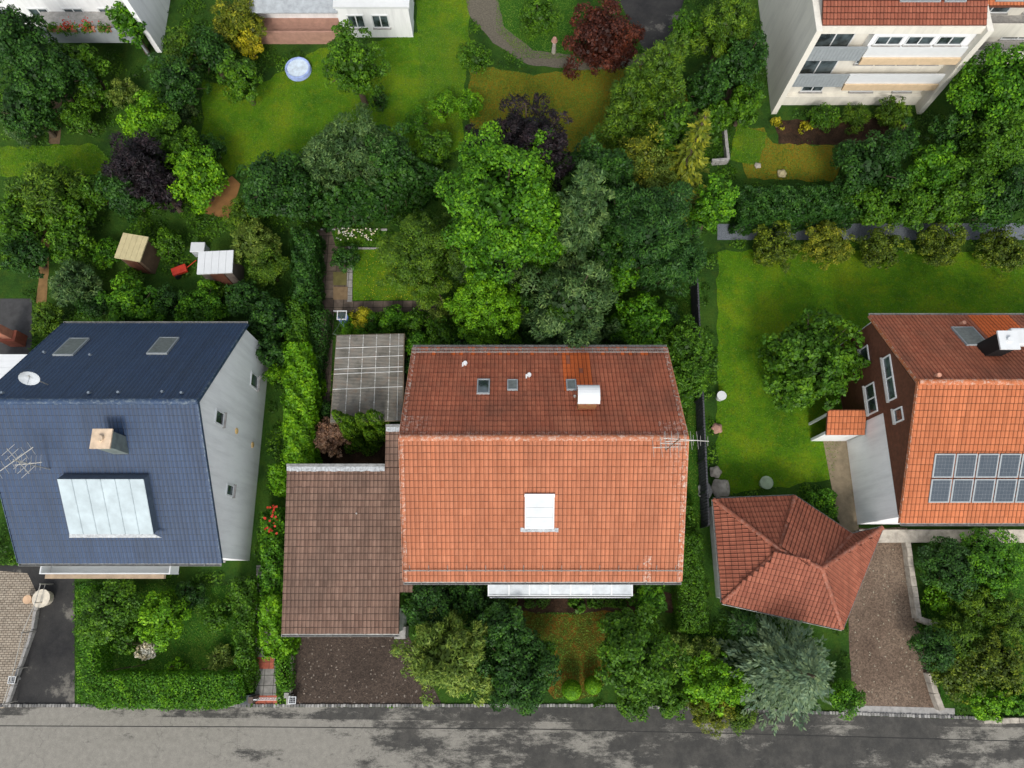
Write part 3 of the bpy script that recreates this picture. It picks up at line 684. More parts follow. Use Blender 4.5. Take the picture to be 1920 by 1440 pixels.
p = hit(1077, 745, R1['Pb'], R1['nb']); v_ = MB(); v_.cyl((p.x, p.y, p.z), (p.x, p.y, p.z+.22), .03); v_.cyl((p.x, p.y, p.z+.22), (p.x, p.y, p.z+.27), .08, .05, n=10); v_.build('vent_pipe', ALU, main)
# snow guards
def snowguard(P, V, n, s0, two=True):
    b = MB(); P = Vector(P)
    for k in ((s0, s0+.22) if two else (s0,)):
        a = P+V*k+n*.14; b.cyl(a, a+Vector((XR-XL, 0, 0)), .018, n=6); b.cyl(a+n*.07, a+n*.07+Vector((XR-XL, 0, 0)), .012, n=5)
    for i in range(15):
        a = P+V*(s0-.03)+n*.05+Vector((.3+i*(XR-XL-.6)/14, 0, 0)); b.cyl(a, a+V*.28+n*.1, .014, n=5); b.cyl(a+V*.02, a+n*.18+V*.02, .014, n=5)
    if two:
        for i in range(110): a = P+V*s0+n*.14+Vector((.05+i*(XR-XL-.1)/109, 0, 0)); b.cyl(a, a+V*.22, .008, n=4)
    return b.build('snow_guard', ZINC, main)
snowguard(R1['Pb'], R1['Vb'], R1['nb'], .28); snowguard(R1['Pf'], R1['Vf'], R1['nf'], .62, False)
# aerial near the east gable
ab = hit(1248, 844, R1['Pf'], R1['nf']); an = MB(); top = Vector((ab.x+.05, ab.y, ab.z+2.6)); an.cyl(ab-Vector((0, 0, .2)), top, .03, n=8)
ant = an.build('aerial_mast', BRASS, main)
def yagi(c, ang, L, n, el, name='aerial'):
    b = MB(); c = Vector(c); d = Vector((math.cos(ang), math.sin(ang), 0)); s_ = Vector((-d.y, d.x, 0)); b.cyl(c-d*L*.35, c+d*L*.65, .018, n=6)
    for i in range(n): e = c+d*L*(-.33+i*.96/(n-1)); l = el*(1-.03*i); b.cyl(e-s_*l/2, e+s_*l/2, .010, n=5)
    b.build(name, ALU, ant)
yagi(ab+Vector((.02, 0, .75)), math.radians(182), 1.15, 4, .95); yagi(ab+Vector((.02, 0, 1.55)), math.radians(178), .9, 5, .6)
yagi(ab+Vector((.04, 0, 2.1)), math.radians(2), 1.4, 6, .9); yagi(ab+Vector((.05, 0, 2.5)), math.radians(-4), 1.9, 7, .5)
# gable and rear windows (they show when one steps aside)
for (y0, y1, z0, z1) in ((2.5, 3.9, 1.0, 2.3), (6.2, 7.6, 1.0, 2.3), (9.2, 10.2, 1.0, 2.3), (3.2, 4.4, 3.7, 4.9), (8.2, 9.4, 3.7, 4.9)): wall_window(main, y0, y1, XR-.12, z0, z1, axis='x', face=1)
for (x0, x1, z0, z1) in ((-3.5, -1.8, .1, 2.3), (0, 3.2, .1, 2.3), (4.8, 6.4, 1.0, 2.3), (-3.8, -2.2, 3.2, 4.6), (5.8, 7.0, 3.2, 4.6)): wall_window(main, x0, x1, YF+.45, z0, z1)
# front balcony with white ribbed canopy
bx0, bx1 = at(916, 1105, 3.7).x, at(1185, 1105, 3.7).x; y_in = YF+.44; y_o = at(1000, 1115, 3.6).y
bal = MB(); bal.bx(bx0+.1, bx1-.1, y_o+.1, y_in, 2.45, 2.6); bal.build('balcony_floor', CONC, main)
cp = MB(); nb = 7; wv = 60
for i in range(nb*8):
    xa = bx0+(bx1-bx0)*i/(nb*8); xb = bx0+(bx1-bx0)*(i+1)/(nb*8); dz = .012*(i % 2)
    cp.slab([(xa, y_o, 3.62+dz), (xb, y_o, 3.62+dz), (xb, y_in-.25, 3.86+dz), (xa, y_in-.25, 3.86+dz)], .02)
cp.build('canopy_panel', plain('milky_sheet', (.50, .54, .56), .35, var=.2, scale=2.5), main)
bars = MB()
for i in range(nb+1):
    x = bx0+(bx1-bx0)*i/nb; bars.slab([(x-.035, y_o-.02, 3.68), (x+.035, y_o-.02, 3.68), (x+.035, y_in-.01, 3.96), (x-.035, y_in-.01, 3.96)], .07)
    bars.bx(x-.035, x+.035, y_o+.02, y_o+.09, 2.6, 3.6)
bars.bx(bx0-.04, bx1+.04, y_o-.07, y_o-.003, 3.50, 3.66); bars.bx(bx0, bx1, y_o+.02, y_o+.08, 3.4, 3.46)
bars.build('canopy_frame', WHITEP, main)
rl = MB(); rl.bx(bx0+.05, bx1-.05, y_o-.16, y_o-.12, 2.5, 3.42); rl.build('balcony_panel', WHITEP, main)
# ------------------------------------------------------------------ garage with brown mono-pitch roof
zgf, zgb = 2.65, 4.02
gx0 = at(528, 1188, zgf).x; gx1 = at(748, 1188, zgf).x; gyf = at(600, 1188, zgf).y; gyb = at(600, 876, zgb).y
sg = (zgb-zgf)/(gyb-gyf); SL = math.hypot(gyb-gyf, zgb-zgf); Vg = (0, (gyb-gyf)/SL, (zgb-zgf)/SL); ng = Vector((0, -Vg[2], Vg[1]))
gar = thing('garage', 'garage with brown concrete tiled mono pitch roof west of the salmon roofed house', 'garage', ((gx0+gx1)/2, (gyf+gyb)/2, 0))
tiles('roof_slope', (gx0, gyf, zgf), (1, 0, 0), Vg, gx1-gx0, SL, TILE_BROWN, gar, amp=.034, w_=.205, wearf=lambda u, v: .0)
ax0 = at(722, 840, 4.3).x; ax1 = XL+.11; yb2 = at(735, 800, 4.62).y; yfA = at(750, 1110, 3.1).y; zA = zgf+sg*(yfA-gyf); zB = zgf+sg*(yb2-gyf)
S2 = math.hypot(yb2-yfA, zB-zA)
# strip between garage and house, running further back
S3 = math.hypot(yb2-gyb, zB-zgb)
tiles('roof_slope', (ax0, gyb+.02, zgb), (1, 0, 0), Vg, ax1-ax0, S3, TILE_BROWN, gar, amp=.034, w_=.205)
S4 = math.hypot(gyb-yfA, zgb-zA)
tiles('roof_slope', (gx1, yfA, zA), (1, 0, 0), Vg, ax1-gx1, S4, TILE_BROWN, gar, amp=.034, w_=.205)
dk = MB(); dk.slab([(gx0, gyf, zgf), (gx1, gyf, zgf), (gx1, gyb, zgb), (gx0, gyb, zgb)], .14); dk.slab([(gx1+.002, yfA, zA), (ax1, yfA, zA), (ax1, gyb, zgb), (gx1+.002, gyb, zgb)], .14); dk.slab([(ax0, gyb+.003, zgb), (ax1, gyb+.003, zgb), (ax1, yb2, zB), (ax0, yb2, zB)], .14)
dk.build('roof_deck', WOODC, gar)
gw = MB(); gw.bx(gx0+.12, gx0+.32, gyf+1.0, gyb-.1, 0, 3.0*0+2.55); gw.bx(gx0+.32, ax1, gyb-.3, gyb-.1, 0, 3.75); gw.bx(ax0+.1, ax0+.3, gyb-.1, yb2-.2, 0, 3.85); gw.bx(ax0+.3, ax1, yb2-.4, yb2-.2, 0, 4.0)
gw.face([(gx0+.121, gyf+1.0, 2.55), (gx0+.121, gyb-.1, 2.55), (gx0+.121, gyb-.1, 3.75), (gx0+.121, gyf+1.0, 2.70)])
gw.bx(gx0+.32, gx1, gyf+1.0, gyf+1.2, 2.25, 2.7); gw.bx(gx1-.3, gx1-.02, gyf+.08, gyf+1.0, 0, 2.5)
gw.build('wall', WHITE, gar)
gd = MB()
for i in range(24): gd.bx(gx0+.4+i*(gx1-gx0-.8)/24, gx0+.4+(i+.93)*(gx1-gx0-.8)/24, gyf+1.05, gyf+1.1, .02, 2.24)
gd.build('garage_door', WOODC, gar)
gutter((gx0, gyf-.07, zgf-.01), (gx1, gyf-.07, zgf-.01), gar)
cpb = MB()
def capstrip(x0, x1, y, z):
    n = max(2, int((x1-x0)/.24))
    for i in range(n):
        xa = x0+(x1-x0)*i/n; xb = x0+(x1-x0)*(i+.97)/n; cpb.tv = random.random()
        cpb.slab([(xa, y-.21+random.uniform(-.02, .02), z-.21*sg+.085), (xb, y-.21+random.uniform(-.02, .02), z-.21*sg+.085), (xb, y+.02, z+.10), (xa, y+.02, z+.10)], .04)
capstrip(gx0, ax0, gyb, zgb); cpb.build('apron_flashing', LEAD, gar); cpb = MB(); capstrip(ax0+.02, ax1, yb2, zB); cpb.build('apron_flashing', LEAD, gar)
cc = MB(); cc.bx(gx0-.02, ax0-.003, gyb+.03, gyb+.16, zgb-.2, zgb+.12); cc.bx(ax0, ax1, yb2+.03, yb2+.16, zB-.2, zB+.12); cc.build('parapet_coping', ZINC, gar)
vv = hit(669, 963, (gx0, gyf, zgf), ng); MB().cyl((vv.x, vv.y, vv.z), (vv.x, vv.y, vv.z+.14), .05, .04, 10).build('vent_pipe', ALU, gar)
pil = MB(); pil.bx(at(739, 1195, 1.1).x, at(760, 1195, 1.1).x, gyf-.35, gyf+.25, 0, 1.1); tag(pil.build('gate_pillar', CONC, bevel=.02), 'pale concrete pillar at the front corner of the brown roofed garage', 'pillar')
BLOCK.append([(gx0, gyf), (gx1, gyf), (ax1, yfA), (ax1, yb2), (ax0, yb2), (ax0, gyb), (gx0, gyb)])
# ------------------------------------------------------------------ shed with corrugated roof
c4 = [at(632, 629, 2.35), at(757, 626, 2.45), at(754, 788, 2.45), at(620, 792, 2.35)]
shed = thing('garden_shed', 'open garden shelter with grey corrugated sheet roof behind the garage', 'shed', ((c4[0].x+c4[2].x)/2, (c4[0].y+c4[2].y)/2, 0))
BLOCK.append([tuple(p.xy) for p in c4])
NC = 62; b = MB(); NS = 5
for i in range(NC*2):
    f0, f1 = i/(NC*2), (i+1)/(NC*2); h0 = .035*(i % 2); h1 = .035*((i+1) % 2); lap = .02*(int(f0*6) % 2)
    A0, A1 = c4[0].lerp(c4[3], f0), c4[0].lerp(c4[3], f1); B0, B1 = c4[1].lerp(c4[2], f0), c4[1].lerp(c4[2], f1); b.tv = random.random()
    b.face([A0+Vector((0, 0, h0+lap)), A1+Vector((0, 0, h1+lap)), B1+Vector((0, 0, h1+lap)), B0+Vector((0, 0, h0+lap))])
b.build('roof_sheet', FIBRE, shed)
b = MB()
for k in (.2, .4, .6, .8):
    for j in range(12):
        f = (j+.5)/12; P = c4[0].lerp(c4[3], f).lerp(c4[1].lerp(c4[2], f), k); b.box(P+Vector((0, 0, .055)), (.05, .05, .03))
for k in (.2, .4, .6, .8, .93):
    b.cyl(c4[0].lerp(c4[1], k)+Vector((0, 0, .04)), c4[3].lerp(c4[2], k)+Vector((0, 0, .04)), .014, n=5)
for f in (.155, .27, .40, .455, .63): 
    P0 = c4[0].lerp(c4[3], f)+Vector((0, 0, .05)); P1 = c4[1].lerp(c4[2], f-.01)+Vector((0, 0, .05)); b.cyl(P0, P1, .022, n=5)
b.build('roof_screw', plain('pale_screws', (.6, .6, .57), .5), shed)
b = MB()
for a, e in ((0, 1), (1, 2), (3, 0)): b.cyl(c4[a]-Vector((0, 0, .05)), c4[e]-Vector((0, 0, .05)), .05, n=6)
for i in range(6): b.cyl(c4[0].lerp(c4[3], i/5)-Vector((0, 0, .06)), c4[1].lerp(c4[2], i/5)-Vector((0, 0, .06)), .04, n=5)
b.build('roof_frame', plain('weathered_wood', (.20, .16, .11), .85), shed)
for i, P in enumerate(c4): MB().cyl((P.x, P.y, 0), (P.x, P.y, P.z-.05), .06, n=8).build('post', plain('post_wood', (.16, .12, .08), .85), shed)
wl = MB()
for i in range(28):
    P = c4[1].lerp(c4[2], (i+.5)/28); wl.box((P.x-.12, P.y, 1.15), (.03, .18, 2.2))
wl.build('wall', plain('shed_boards', (.15, .10, .06), .85), shed)
# ------------------------------------------------------------------ blue roofed neighbour (west)
bl, RB = gable_house('detached_house', 'neighbouring house with blue tiled gable roof and tall white gable wall at the left edge', -24.2, -14.27, 1.1, 8.06, 13.6, 4.15, 8.92, 4.1, TILE_BLUE, TILE_BLUE, WHITE, oh=.25, inset=.10, capm=TILE_BLUE, amp=.018)
BLOCK.append([(-24.2, .9), (-14.1, .9), (-14.1, 13.2), (-24.2, 13.2)])
for px, py in ((135, 653), (307, 651)): roof_window(bl, px, py, 38, 28, RB['Pb'], RB['Vb'], RB['nb'], 'hatch')
def dormer_box(parent, px0, px1, py0, py1, P, n, hz, m, name='dormer'):
    a = hit((px0+px1)/2, py1, P, n); zt = a.z+hz
    A = at(px0, py0, zt); B = at(px1, py0, zt); D = at(px1, py1, zt); E = at(px0, py1, zt)
    b = MB(); b.bx(A.x+.15, B.x-.15, E.y+.2, A.y-.05, a.z-1.5, zt-.14); b.build(name, WHITE, parent)
    r = MB(); nn = 6
    for i in range(nn): r.bx(A.x+(B.x-A.x)*i/nn, A.x+(B.x-A.x)*(i+1)/nn-.015, E.y, A.y, zt-.12, zt)
    ro = r.build('dormer_roof', m, parent); g_ = MB()
    for i in range(3): g_.bx(A.x+.35+i*(B.x-A.x-.6)/3, A.x+.25+(i+1)*(B.x-A.x-.6)/3, E.y+.16, E.y+.21, a.z-.3+.35, zt-.3)
    g_.build('pane', GLASS, ro); return zt
nf_ = RB['nf']; Pq = RB['Pf']+nf_*.55; qd = [hit(x, y, Pq, nf_) for x, y in ((119, 898), (279, 898), (279, 1001), (119, 1001))]; xa, xb = (qd[0].x+qd[3].x)/2, (qd[1].x+qd[2].x)/2
tp = [Vector((xa, qd[0].y, qd[0].z)), Vector((xb, qd[0].y, qd[0].z)), Vector((xb, qd[3].y, qd[3].z)), Vector((xa, qd[3].y, qd[3].z))]; b = MB(); lo = [p-nf_*.6 for p in tp]
for i in range(4): j = (i+1) % 4; b.face([lo[i], lo[j], tp[j], tp[i]])
dm_ = b.build('dormer', plain('slate_cheek', (.10, .13, .17), .6), bl); b = MB()
for i in range(6):
    u0, u1 = i/6, (i+1)/6; b.face([tp[0].lerp(tp[1], u0+.004)+nf_*.03, tp[3].lerp(tp[2], u0+.004)+nf_*.03, tp[3].lerp(tp[2], u1-.004)+nf_*.03, tp[0].lerp(tp[1], u1-.004)+nf_*.03]); b.cyl(tp[0].lerp(tp[1], u1)+nf_*.04, tp[3].lerp(tp[2], u1)+nf_*.04, .02, n=5)
b.face([p+nf_*.005 for p in (tp[0], tp[3], tp[2], tp[1])]); b.build('dormer_roof', plain('zinc_sheet_pale', (.40, .47, .49), .4, var=.18, scale=1.5), dm_)
b = MB(); b.slab([tp[3]+nf_*.02, tp[2]+nf_*.02, tp[2]+nf_*.02+Vector((.35, -.16, -.12)), tp[3]+nf_*.02+Vector((-.05, -.16, -.12))], .04); b.build('lead_apron', LEAD, dm_)
def chimney(parent, px, py, P, n, hz, s_=(.7, .7), body=None, cap=None, cowl=False):
    p = hit(px, py, P, n); b = MB(); b.bx(p.x-s_[0]/2, p.x+s_[0]/2, p.y, p.y+s_[1], p.z-.5, p.z+hz)
    o = b.build('chimney', body or CONC, parent, bevel=.02)
    b = MB(); b.bx(p.x-s_[0]/2-.07, p.x+s_[0]/2+.07, p.y-.07, p.y+s_[1]+.07, p.z+hz+.003, p.z+hz+.09)
    b.cyl((p.x, p.y+s_[1]/2, p.z+hz+.09), (p.x, p.y+s_[1]/2, p.z+hz+.22), .15, .13, n=14)
    b.build('chimney_cap', cap or STONE, o); return o
chimney(bl, 228, 852, RB['Pf'], RB['nf'], 1.75, (.75, .75), plain('grey_green_slate', (.16, .19, .18), .7, var=.3), plain('peach_cap', (.62, .48, .34), .8))
for px, py in ((86, 662), (172, 667), (8, 738), (170, 738), (225, 737), (307, 736), (343, 738)):
    p = hit(px, py, RB['Pb'], RB['nb']); MB().cyl(p, (p.x, p.y, p.z+.22), .07, .06, 10).build('vent_pipe', plain('grey_vent', (.2, .24, .28), .5), bl)
# dish and aerial
p = hit(92, 722, RB['Pb'], RB['nb']); d = MB(); d.cyl(p, (p.x, p.y, p.z+1.5), .03)
dm = d.build('aerial_mast', ALU, bl); d = MB(); c = Vector((p.x, p.y, p.z+1.4)); ax = Vector((.25, -.8, .45)).normalized(); u_ = ax.orthogonal().normalized(); v_ = ax.cross(u_)
rings = []
for j in range(5):
    r = .42*j/4; rings.append([c+ax*(.12*(r/.42)**2)+(u_*math.cos(g)+v_*math.sin(g))*r for g in [2*math.pi*k/16 for k in range(16)]])
for j in range(4):
    for k in range(16): d.face([rings[j][k], rings[j][(k+1) % 16], rings[j+1][(k+1) % 16], rings[j+1][k]])
d.cyl(c, c+ax*.5, .015); d.build('satellite_dish', plain('dish_grey', (.45, .48, .5), .5), bl, smooth=True)
p = hit(95, 880, RB['Pf'], RB['nf']); d = MB(); d.cyl(p, (p.x, p.y, p.z+2.6), .03)
ma = d.build('aerial_mast', ALU, bl)
for h_, a_, L in ((2.5, .7, 1.8), (2.3, -.75, 1.6), (1.6, .1, 1.2)):
    d = MB(); c = Vector((p.x, p.y, p.z+h_)); dr = Vector((math.cos(a_), math.sin(a_), 0)); s_ = Vector((-dr.y, dr.x, 0)); d.cyl(c-dr*L/2, c+dr*L/2, .02)
    for i in range(6): e = c+dr*L*(-.45+i*.18); d.cyl(e-s_*.35, e+s_*.35, .01, n=5)
    d.build('aerial', ALU, ma)
# east gable windows and two round straw ornaments, front windows and balcony
for (y0, y1, z0, z1) in ((7.6, 8.3, 5.6, 6.6), (4.4, 5.0, 3.4, 4.3), (10.6, 11.4, 1.5, 2.6)): wall_window(bl, y0, y1, -14.37, z0, z1, frame=WHITEP, axis='x', face=1)
for i, (px, py) in enumerate(((443, 808), (473, 834))):
    p = hit(px, py, (-14.37, 0, 0), Vector((1, 0, 0))); MB().cyl((p.x, p.y, p.z), (p.x+.06, p.y, p.z), .17, .14, 14).build('wall_ornament', plain('straw_disc', (.70, .48, .20), .8), bl)
for x0, x1, z0, z1 in ((-23.2, -21.8, .9, 2.3), (-20.5, -18.2, .1, 2.3), (-17, -15.4, .9, 2.3)): wall_window(bl, x0, x1, 1.35, z0, z1)
bb = MB(); b0 = at(92, 1070, 2.7).x; b1 = at(332, 1070, 2.7).x; y0_ = at(200, 1074, 3.5).y
bb.bx(b0, b1, y0_, 1.34, 2.5, 2.65); bb.bx(b0, b1, y0_-.06, y0_-.003, 2.45, 3.45); bb.bx(b0, b0+.06, y0_, 1.34, 2.655, 3.45); bb.bx(b1-.06, b1, y0_, 1.34, 2.655, 3.45)
bb.build('balcony', WHITEP, bl)
fl = MB(); fl.bx(b0+.3, b1-.3, y0_-.28, y0_-.07, 3.2, 3.42); fl.build('flower_box', plain('flower_box_tan', (.4, .3, .2), .8), bl)
# white extension behind the blue house
ex = MB(); P0 = at(-60, 664, 2.8); P1 = at(60, 664, 2.8); P2 = at(60, 740, 2.8); ex.bx(P0.x, P1.x, P2.y, P0.y, 0, 2.7)
gx = thing('garage', 'white flat roofed garage behind the blue roofed house at the left edge', 'garage', ((P0.x+P1.x)/2, (P0.y+P2.y)/2, 0)); ex.build('wall', WHITE, gx)
r_ = MB(); 
for i in range(6): r_.bx(P0.x-.1, P1.x+.1, P2.y+(P0.y-P2.y)*i/6, P2.y+(P0.y-P2.y)*(i+.98)/6, 2.703, 2.80)
r_.build('flat_roof', WHITEP, gx); BLOCK.append([(P0.x, P2.y), (P1.x, P2.y), (P1.x, P0.y), (P0.x, P0.y)])
# brick-red chimney stack thing behind it (barbecue)
p = at(36, 640, 0); t = thing('garden_barbecue', 'tall red brick garden barbecue beside the white flat garage', 'barbecue', p)
MB().bx(p.x-.45, p.x+.45, p.y-.35, p.y+.35, 0, 1.0).build('hearth', plain('red_brick', (.26, .08, .05), .9, var=.3), t, bevel=.02)
MB().bx(p.x-.28, p.x+.28, p.y-.2, p.y+.3, 1.003, 2.3).build('flue', plain('salmon_brick', (.48, .20, .13), .9), t, bevel=.02)
# ------------------------------------------------------------------ red roofed neighbour (east)
rd, RR = gable_house('detached_house', 'neighbouring house with bright orange tiled gable roof and solar panels at the right edge', 19.07, 31.5, 3.0, 9.22, 13.88, 4.68, 8.07, 4.60, TILE_ORANGE, TILE_OLD, WHITE, oh=.3, inset=.10, capm=TILE_ORANGE, tintb=lambda u, v, t: 2.0 if .42 < u < .60 and v < .4 else t)
BLOCK.append([(19, 2.9), (31.5, 2.9), (31.5, 13.7), (19, 13.7)])
cl = MB(); X_ = 19.07+.10
cl.face([(X_-.04, 3.4, 4.45), (X_-.04, 3.4, 4.72), (X_-.04, 9.22, 7.75), (X_-.04, 13.5, 4.60), (X_-.04, 13.5, .1), (X_-.04, 8.6, .1), (X_-.04, 8.6, 4.45)])
cl.build('cladding', WOODC, rd)
for (ya, yb_, za, zb_) in ((9.0, 11.3, 5.2, 5.95), (7.8, 8.5, 5.5, 6.3), (8.8, 10.4, 3.0, 4.0), (11.6, 12.5, 3.0, 3.9)): wall_window(rd, ya, yb_, X_-.045, za, zb_, axis='x', face=-1)
def solar(parent, c4px, P, n, nx, ny):
    A, B, D, E = [hit(x, y, P, n)+n*.14 for x, y in c4px]; b = MB(); f = MB()
    for i in range(nx):
        for j in range(ny):
            def q(u, v): return A.lerp(B, u).lerp(E.lerp(D, u), v)
            u0, u1, v0, v1 = (i+.04)/nx, (i+.96)/nx, (j+.03)/ny, (j+.97)/ny; pts = [q(u0, v0), q(u0, v1), q(u1, v1), q(u1, v0)]
            o = MB(); o.slab([p+n*.01 for p in pts], .05); fo = o.build('solar_panel', ALU, parent)
            u0, u1, v0, v1 = (i+.08)/nx, (i+.92)/nx, (j+.07)/ny, (j+.93)/ny; g_ = MB(); g_.slab([p+n*.02 for p in [q(u0, v0), q(u0, v1), q(u1, v1), q(u1, v0)]], .012); g_.build('cells', SOLAR, fo)
S_ = RR['Vf']; sA = hit(1752, 848, RR['Pf'], RR['nf']); sB = hit(1742, 942, RR['Pf'], RR['nf'])
xs0 = sA.x-.05; ws = 1.02*6; pA = (sA.y, sB.y)
def sp_(x, y): return Vector((x, y, RR['Pf'].z+(y-RR['Pf'].y)*S_.z/S_.y))
class _: pass
def solar_w(parent, x0, x1, y0, y1, nx, ny):
    n = RR['nf']
    for i in range(nx):
        for j in range(ny):
            def q(u, v): return sp_(x0+(x1-x0)*u, y0+(y1-y0)*v)+n*.12
            a = (i+.03)/nx, (i+.97)/nx, (j+.03)/ny, (j+.97)/ny; o = MB(); o.slab([q(a[0], a[3]), q(a[0], a[2]), q(a[1], a[2]), q(a[1], a[3])], .05); fo = o.build('solar_panel', GREYW, parent)
            a = (i+.10)/nx, (i+.90)/nx, (j+.08)/ny, (j+.92)/ny; o = MB(); o.slab([q(a[0], a[3])+n*.012, q(a[0], a[2])+n*.012, q(a[1], a[2])+n*.012, q(a[1], a[3])+n*.012], .02); o.build('cells', SOLAR, fo)
solar_w(rd, xs0, xs0+6.3, sB.y, sA.y, 6, 2)
roof_window(rd, 1817, 633, 42, 30, RR['Pb'], RR['Vb'], RR['nb'], 'hatch')
chimney(rd, 1862, 668, RR['Pb'], RR['nb'], 1.2, (.8, .8), BLACKG, WHITEP)
p = hit(1872, 655, RR['Pb'], RR['nb']); MB().bx(p.x-.1, p.x+1.1, p.y-.2, p.y+.7, p.z+.9, p.z+1.25).build('chimney_cowl', WHITEP, rd, bevel=.1)
p = hit(1755, 706, RR['Pb'], RR['nb']); MB().cyl(p, (p.x, p.y, p.z+.3), .12, .1, 12).build('vent_pipe', plain('salmon_vent', (.6, .3, .2), .7), rd)
p = hit(1802, 608, RR['Pb'], RR['nb']); MB().cyl(p, (p.x, p.y, p.z+.3), .12, .1, 12).build('vent_pipe', plain('salmon_vent', (.6, .3, .2), .7), rd)
# porch roof
P0, P1, P2, P3 = at(1549, 815, 2.3), at(1617, 815, 2.3), at(1617, 770, 2.7), at(1549, 770, 2.7)
po = thing('porch', 'small orange tiled porch roof on the west side of the solar panelled house', 'porch', ((P0.x+P1.x)/2, (P0.y+P2.y)/2, 0))
r_ = MB(); r_.slab([(P0.x, P0.y, 2.3), (19.1, P0.y, 2.3), (19.1, P2.y, 2.9), (P3.x, P2.y, 2.9)], .12); r_.build('roof_deck', WOODC, po)
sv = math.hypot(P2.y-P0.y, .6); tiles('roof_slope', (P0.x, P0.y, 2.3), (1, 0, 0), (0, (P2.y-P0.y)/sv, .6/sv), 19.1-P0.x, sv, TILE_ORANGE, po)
MB().bx(P0.x+.1, 19.1, P0.y+.1, P0.y+.25, 0, 2.1).build('wall', WHITE, po)
for x in (P0.x+.08,): MB().bx(x, x+.12, P2.y-.2, P2.y-.08, 0, 2.65).build('post', WHITEP, po)
# white single-storey wing in front of the gable
wg = at(1597, 850, 2.8)
# terrace strip along the front
MB().bx(19.0, 31, 2.3, 2.98, .02, .5).build('front_step', STONE, rd)
# ------------------------------------------------------------------ hipped garage (south east)
ez, rz_ = 2.35, 4.1
E0, E1, E2, E3, E4, E5 = [at(x, y, ez) for x, y in ((1337, 936), (1490, 930), (1598, 1002), (1655, 989), (1579, 1180), (1354, 1130))]
RA, RBb = at(1462, 1031, rz_), at(1541, 1066, rz_)
hg = thing('garage', 'rust red garage with a hipped tiled roof beside the blue grey spruce', 'garage', ((E0.x+E3.x)/2, (E0.y+E4.y)/2, 0))
BLOCK.append([tuple(p.xy) for p in (E0, E1, E2, E3, E4, E5)])
def tri_tiles(poly, name='roof_slope'):
    """tiles clipped to one roof face; poly[0]-poly[1] is the eave"""
    a, b_ = Vector(poly[0]), Vector(poly[1]); n = (b_-a).cross(Vector(poly[2])-a).normalized()
    if n.z < 0: n = -n
    U = (b_-a).normalized(); V = n.cross(U).normalized()
    if V.z < 0: V = -V
    us = [(Vector(p)-a).dot(U) for p in poly]; vs = [(Vector(p)-a).dot(V) for p in poly]
    O = a+U*min(us)+V*min(vs); d_ = MB(); d_.face([Vector(p)-n*.02 for p in poly]); d_.build('roof_deck', WOODC, hg)
    cn = sum((Vector(p) for p in poly), Vector())/len(poly); ex = [cn.lerp(Vector(p), 1.12 if len(poly) == 3 and (poly[0]-E2).length < .01 else 1.03) for p in poly]
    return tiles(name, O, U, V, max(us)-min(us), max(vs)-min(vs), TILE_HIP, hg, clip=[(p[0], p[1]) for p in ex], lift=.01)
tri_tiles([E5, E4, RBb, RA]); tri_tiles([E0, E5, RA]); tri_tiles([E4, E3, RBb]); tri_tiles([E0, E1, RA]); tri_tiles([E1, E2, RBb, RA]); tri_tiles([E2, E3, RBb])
for a, b_ in ((RA, RBb), (E5, RA), (E0, RA), (E4, RBb), (E3, RBb), (E2, RBb), (E1, RA)): ridge_cap(a+Vector((0, 0, .04)), b_+Vector((0, 0, .04)), TILE_HIP, hg, r=.10, name='hip_cap')
b = MB(); cen = sum((p for p in (E0, E1, E2, E3, E4, E5)), Vector())/6; poly = [cen.lerp(p, .92) for p in (E0, E1, E2, E3, E4, E5)]
b.prism([(p.x, p.y) for p in poly[::-1]], 0, 2.3); b.build('wall', WHITE, hg)
ring = [E0, E1, E2, E3, E4, E5]
for i in range(6): gutter(ring[i]+Vector((0, 0, -.04)), ring[(i+1) % 6]+Vector((0, 0, -.04)), hg)
# ------------------------------------------------------------------ apartment block (north east)
XA, XB, YA = 17.0, 26.9, 30.0
ap = thing('apartment_house', 'cream three storey terrace house with balconies between two projecting side walls', 'house', ((XA+XB)/2, 34, 0))
ZT = 7.3; w0 = MB(); w0.bx(XA+.35, XB-.35, YA+.8, YA+10, 0, ZT-.05); w0.build('wall', CREAM, ap)
for X in (XA, XB-.35): MB().bx(X, X+.35, YA-.2, YA+11, 0, ZT).build('side_wall', CREAM, ap, bevel=.01)
MB().bx(XA+.353, XB-.353, YA+.1, YA+.79, 6.75, 7.25).build('parapet', CREAM, ap)
for i, z in enumerate((2.35, 4.65)):
    MB().bx(XA+.353, XB-.353, YA+.15, YA+.79, z, z+.2).build('balcony_floor', TAN, ap)
    xm = XA+.353+3.3
    b = MB(); 
    for k in range(16): b.bx(XA+.37+k*3.25/16, XA+.37+(k+.93)*3.25/16, YA+.03, YA+.09, z+.02, z+1.05)
    b.bx(XA+.36, xm, YA+.0, YA+.12, z+1.053, z+1.10); b.build('balcony_rail', GREYW, ap)
    MB().bx(xm+.05, XB-.36, YA+.1, YA+.22, z+.203, z+1.0).build('balcony_panel', WHITEP, ap)
    MB().bx(xm+.05, XB-.36, YA-.02, YA+.09, z-.25, z+.25).build('fascia', TAN, ap)
    for k in range(4 if i == 0 else 3):
        n_ = 4 if i == 0 else 3; x0 = xm+.3+k*(XB-xm-.9)/n_; wall_window(ap, x0, x0+(XB-xm-.9)/n_-.25, YA+(.30 if i else .8), z+(1.05 if i else 1.2), z+(1.75 if i else 1.95))
    if i: MB().bx(xm+.05, XB-.36, YA+.31, YA+.79, z+.21, 6.74).build('wall', WHITE, ap)
    wall_window(ap, XA+.7, XA+2.9, YA+.8, z+.25, z+2.0)
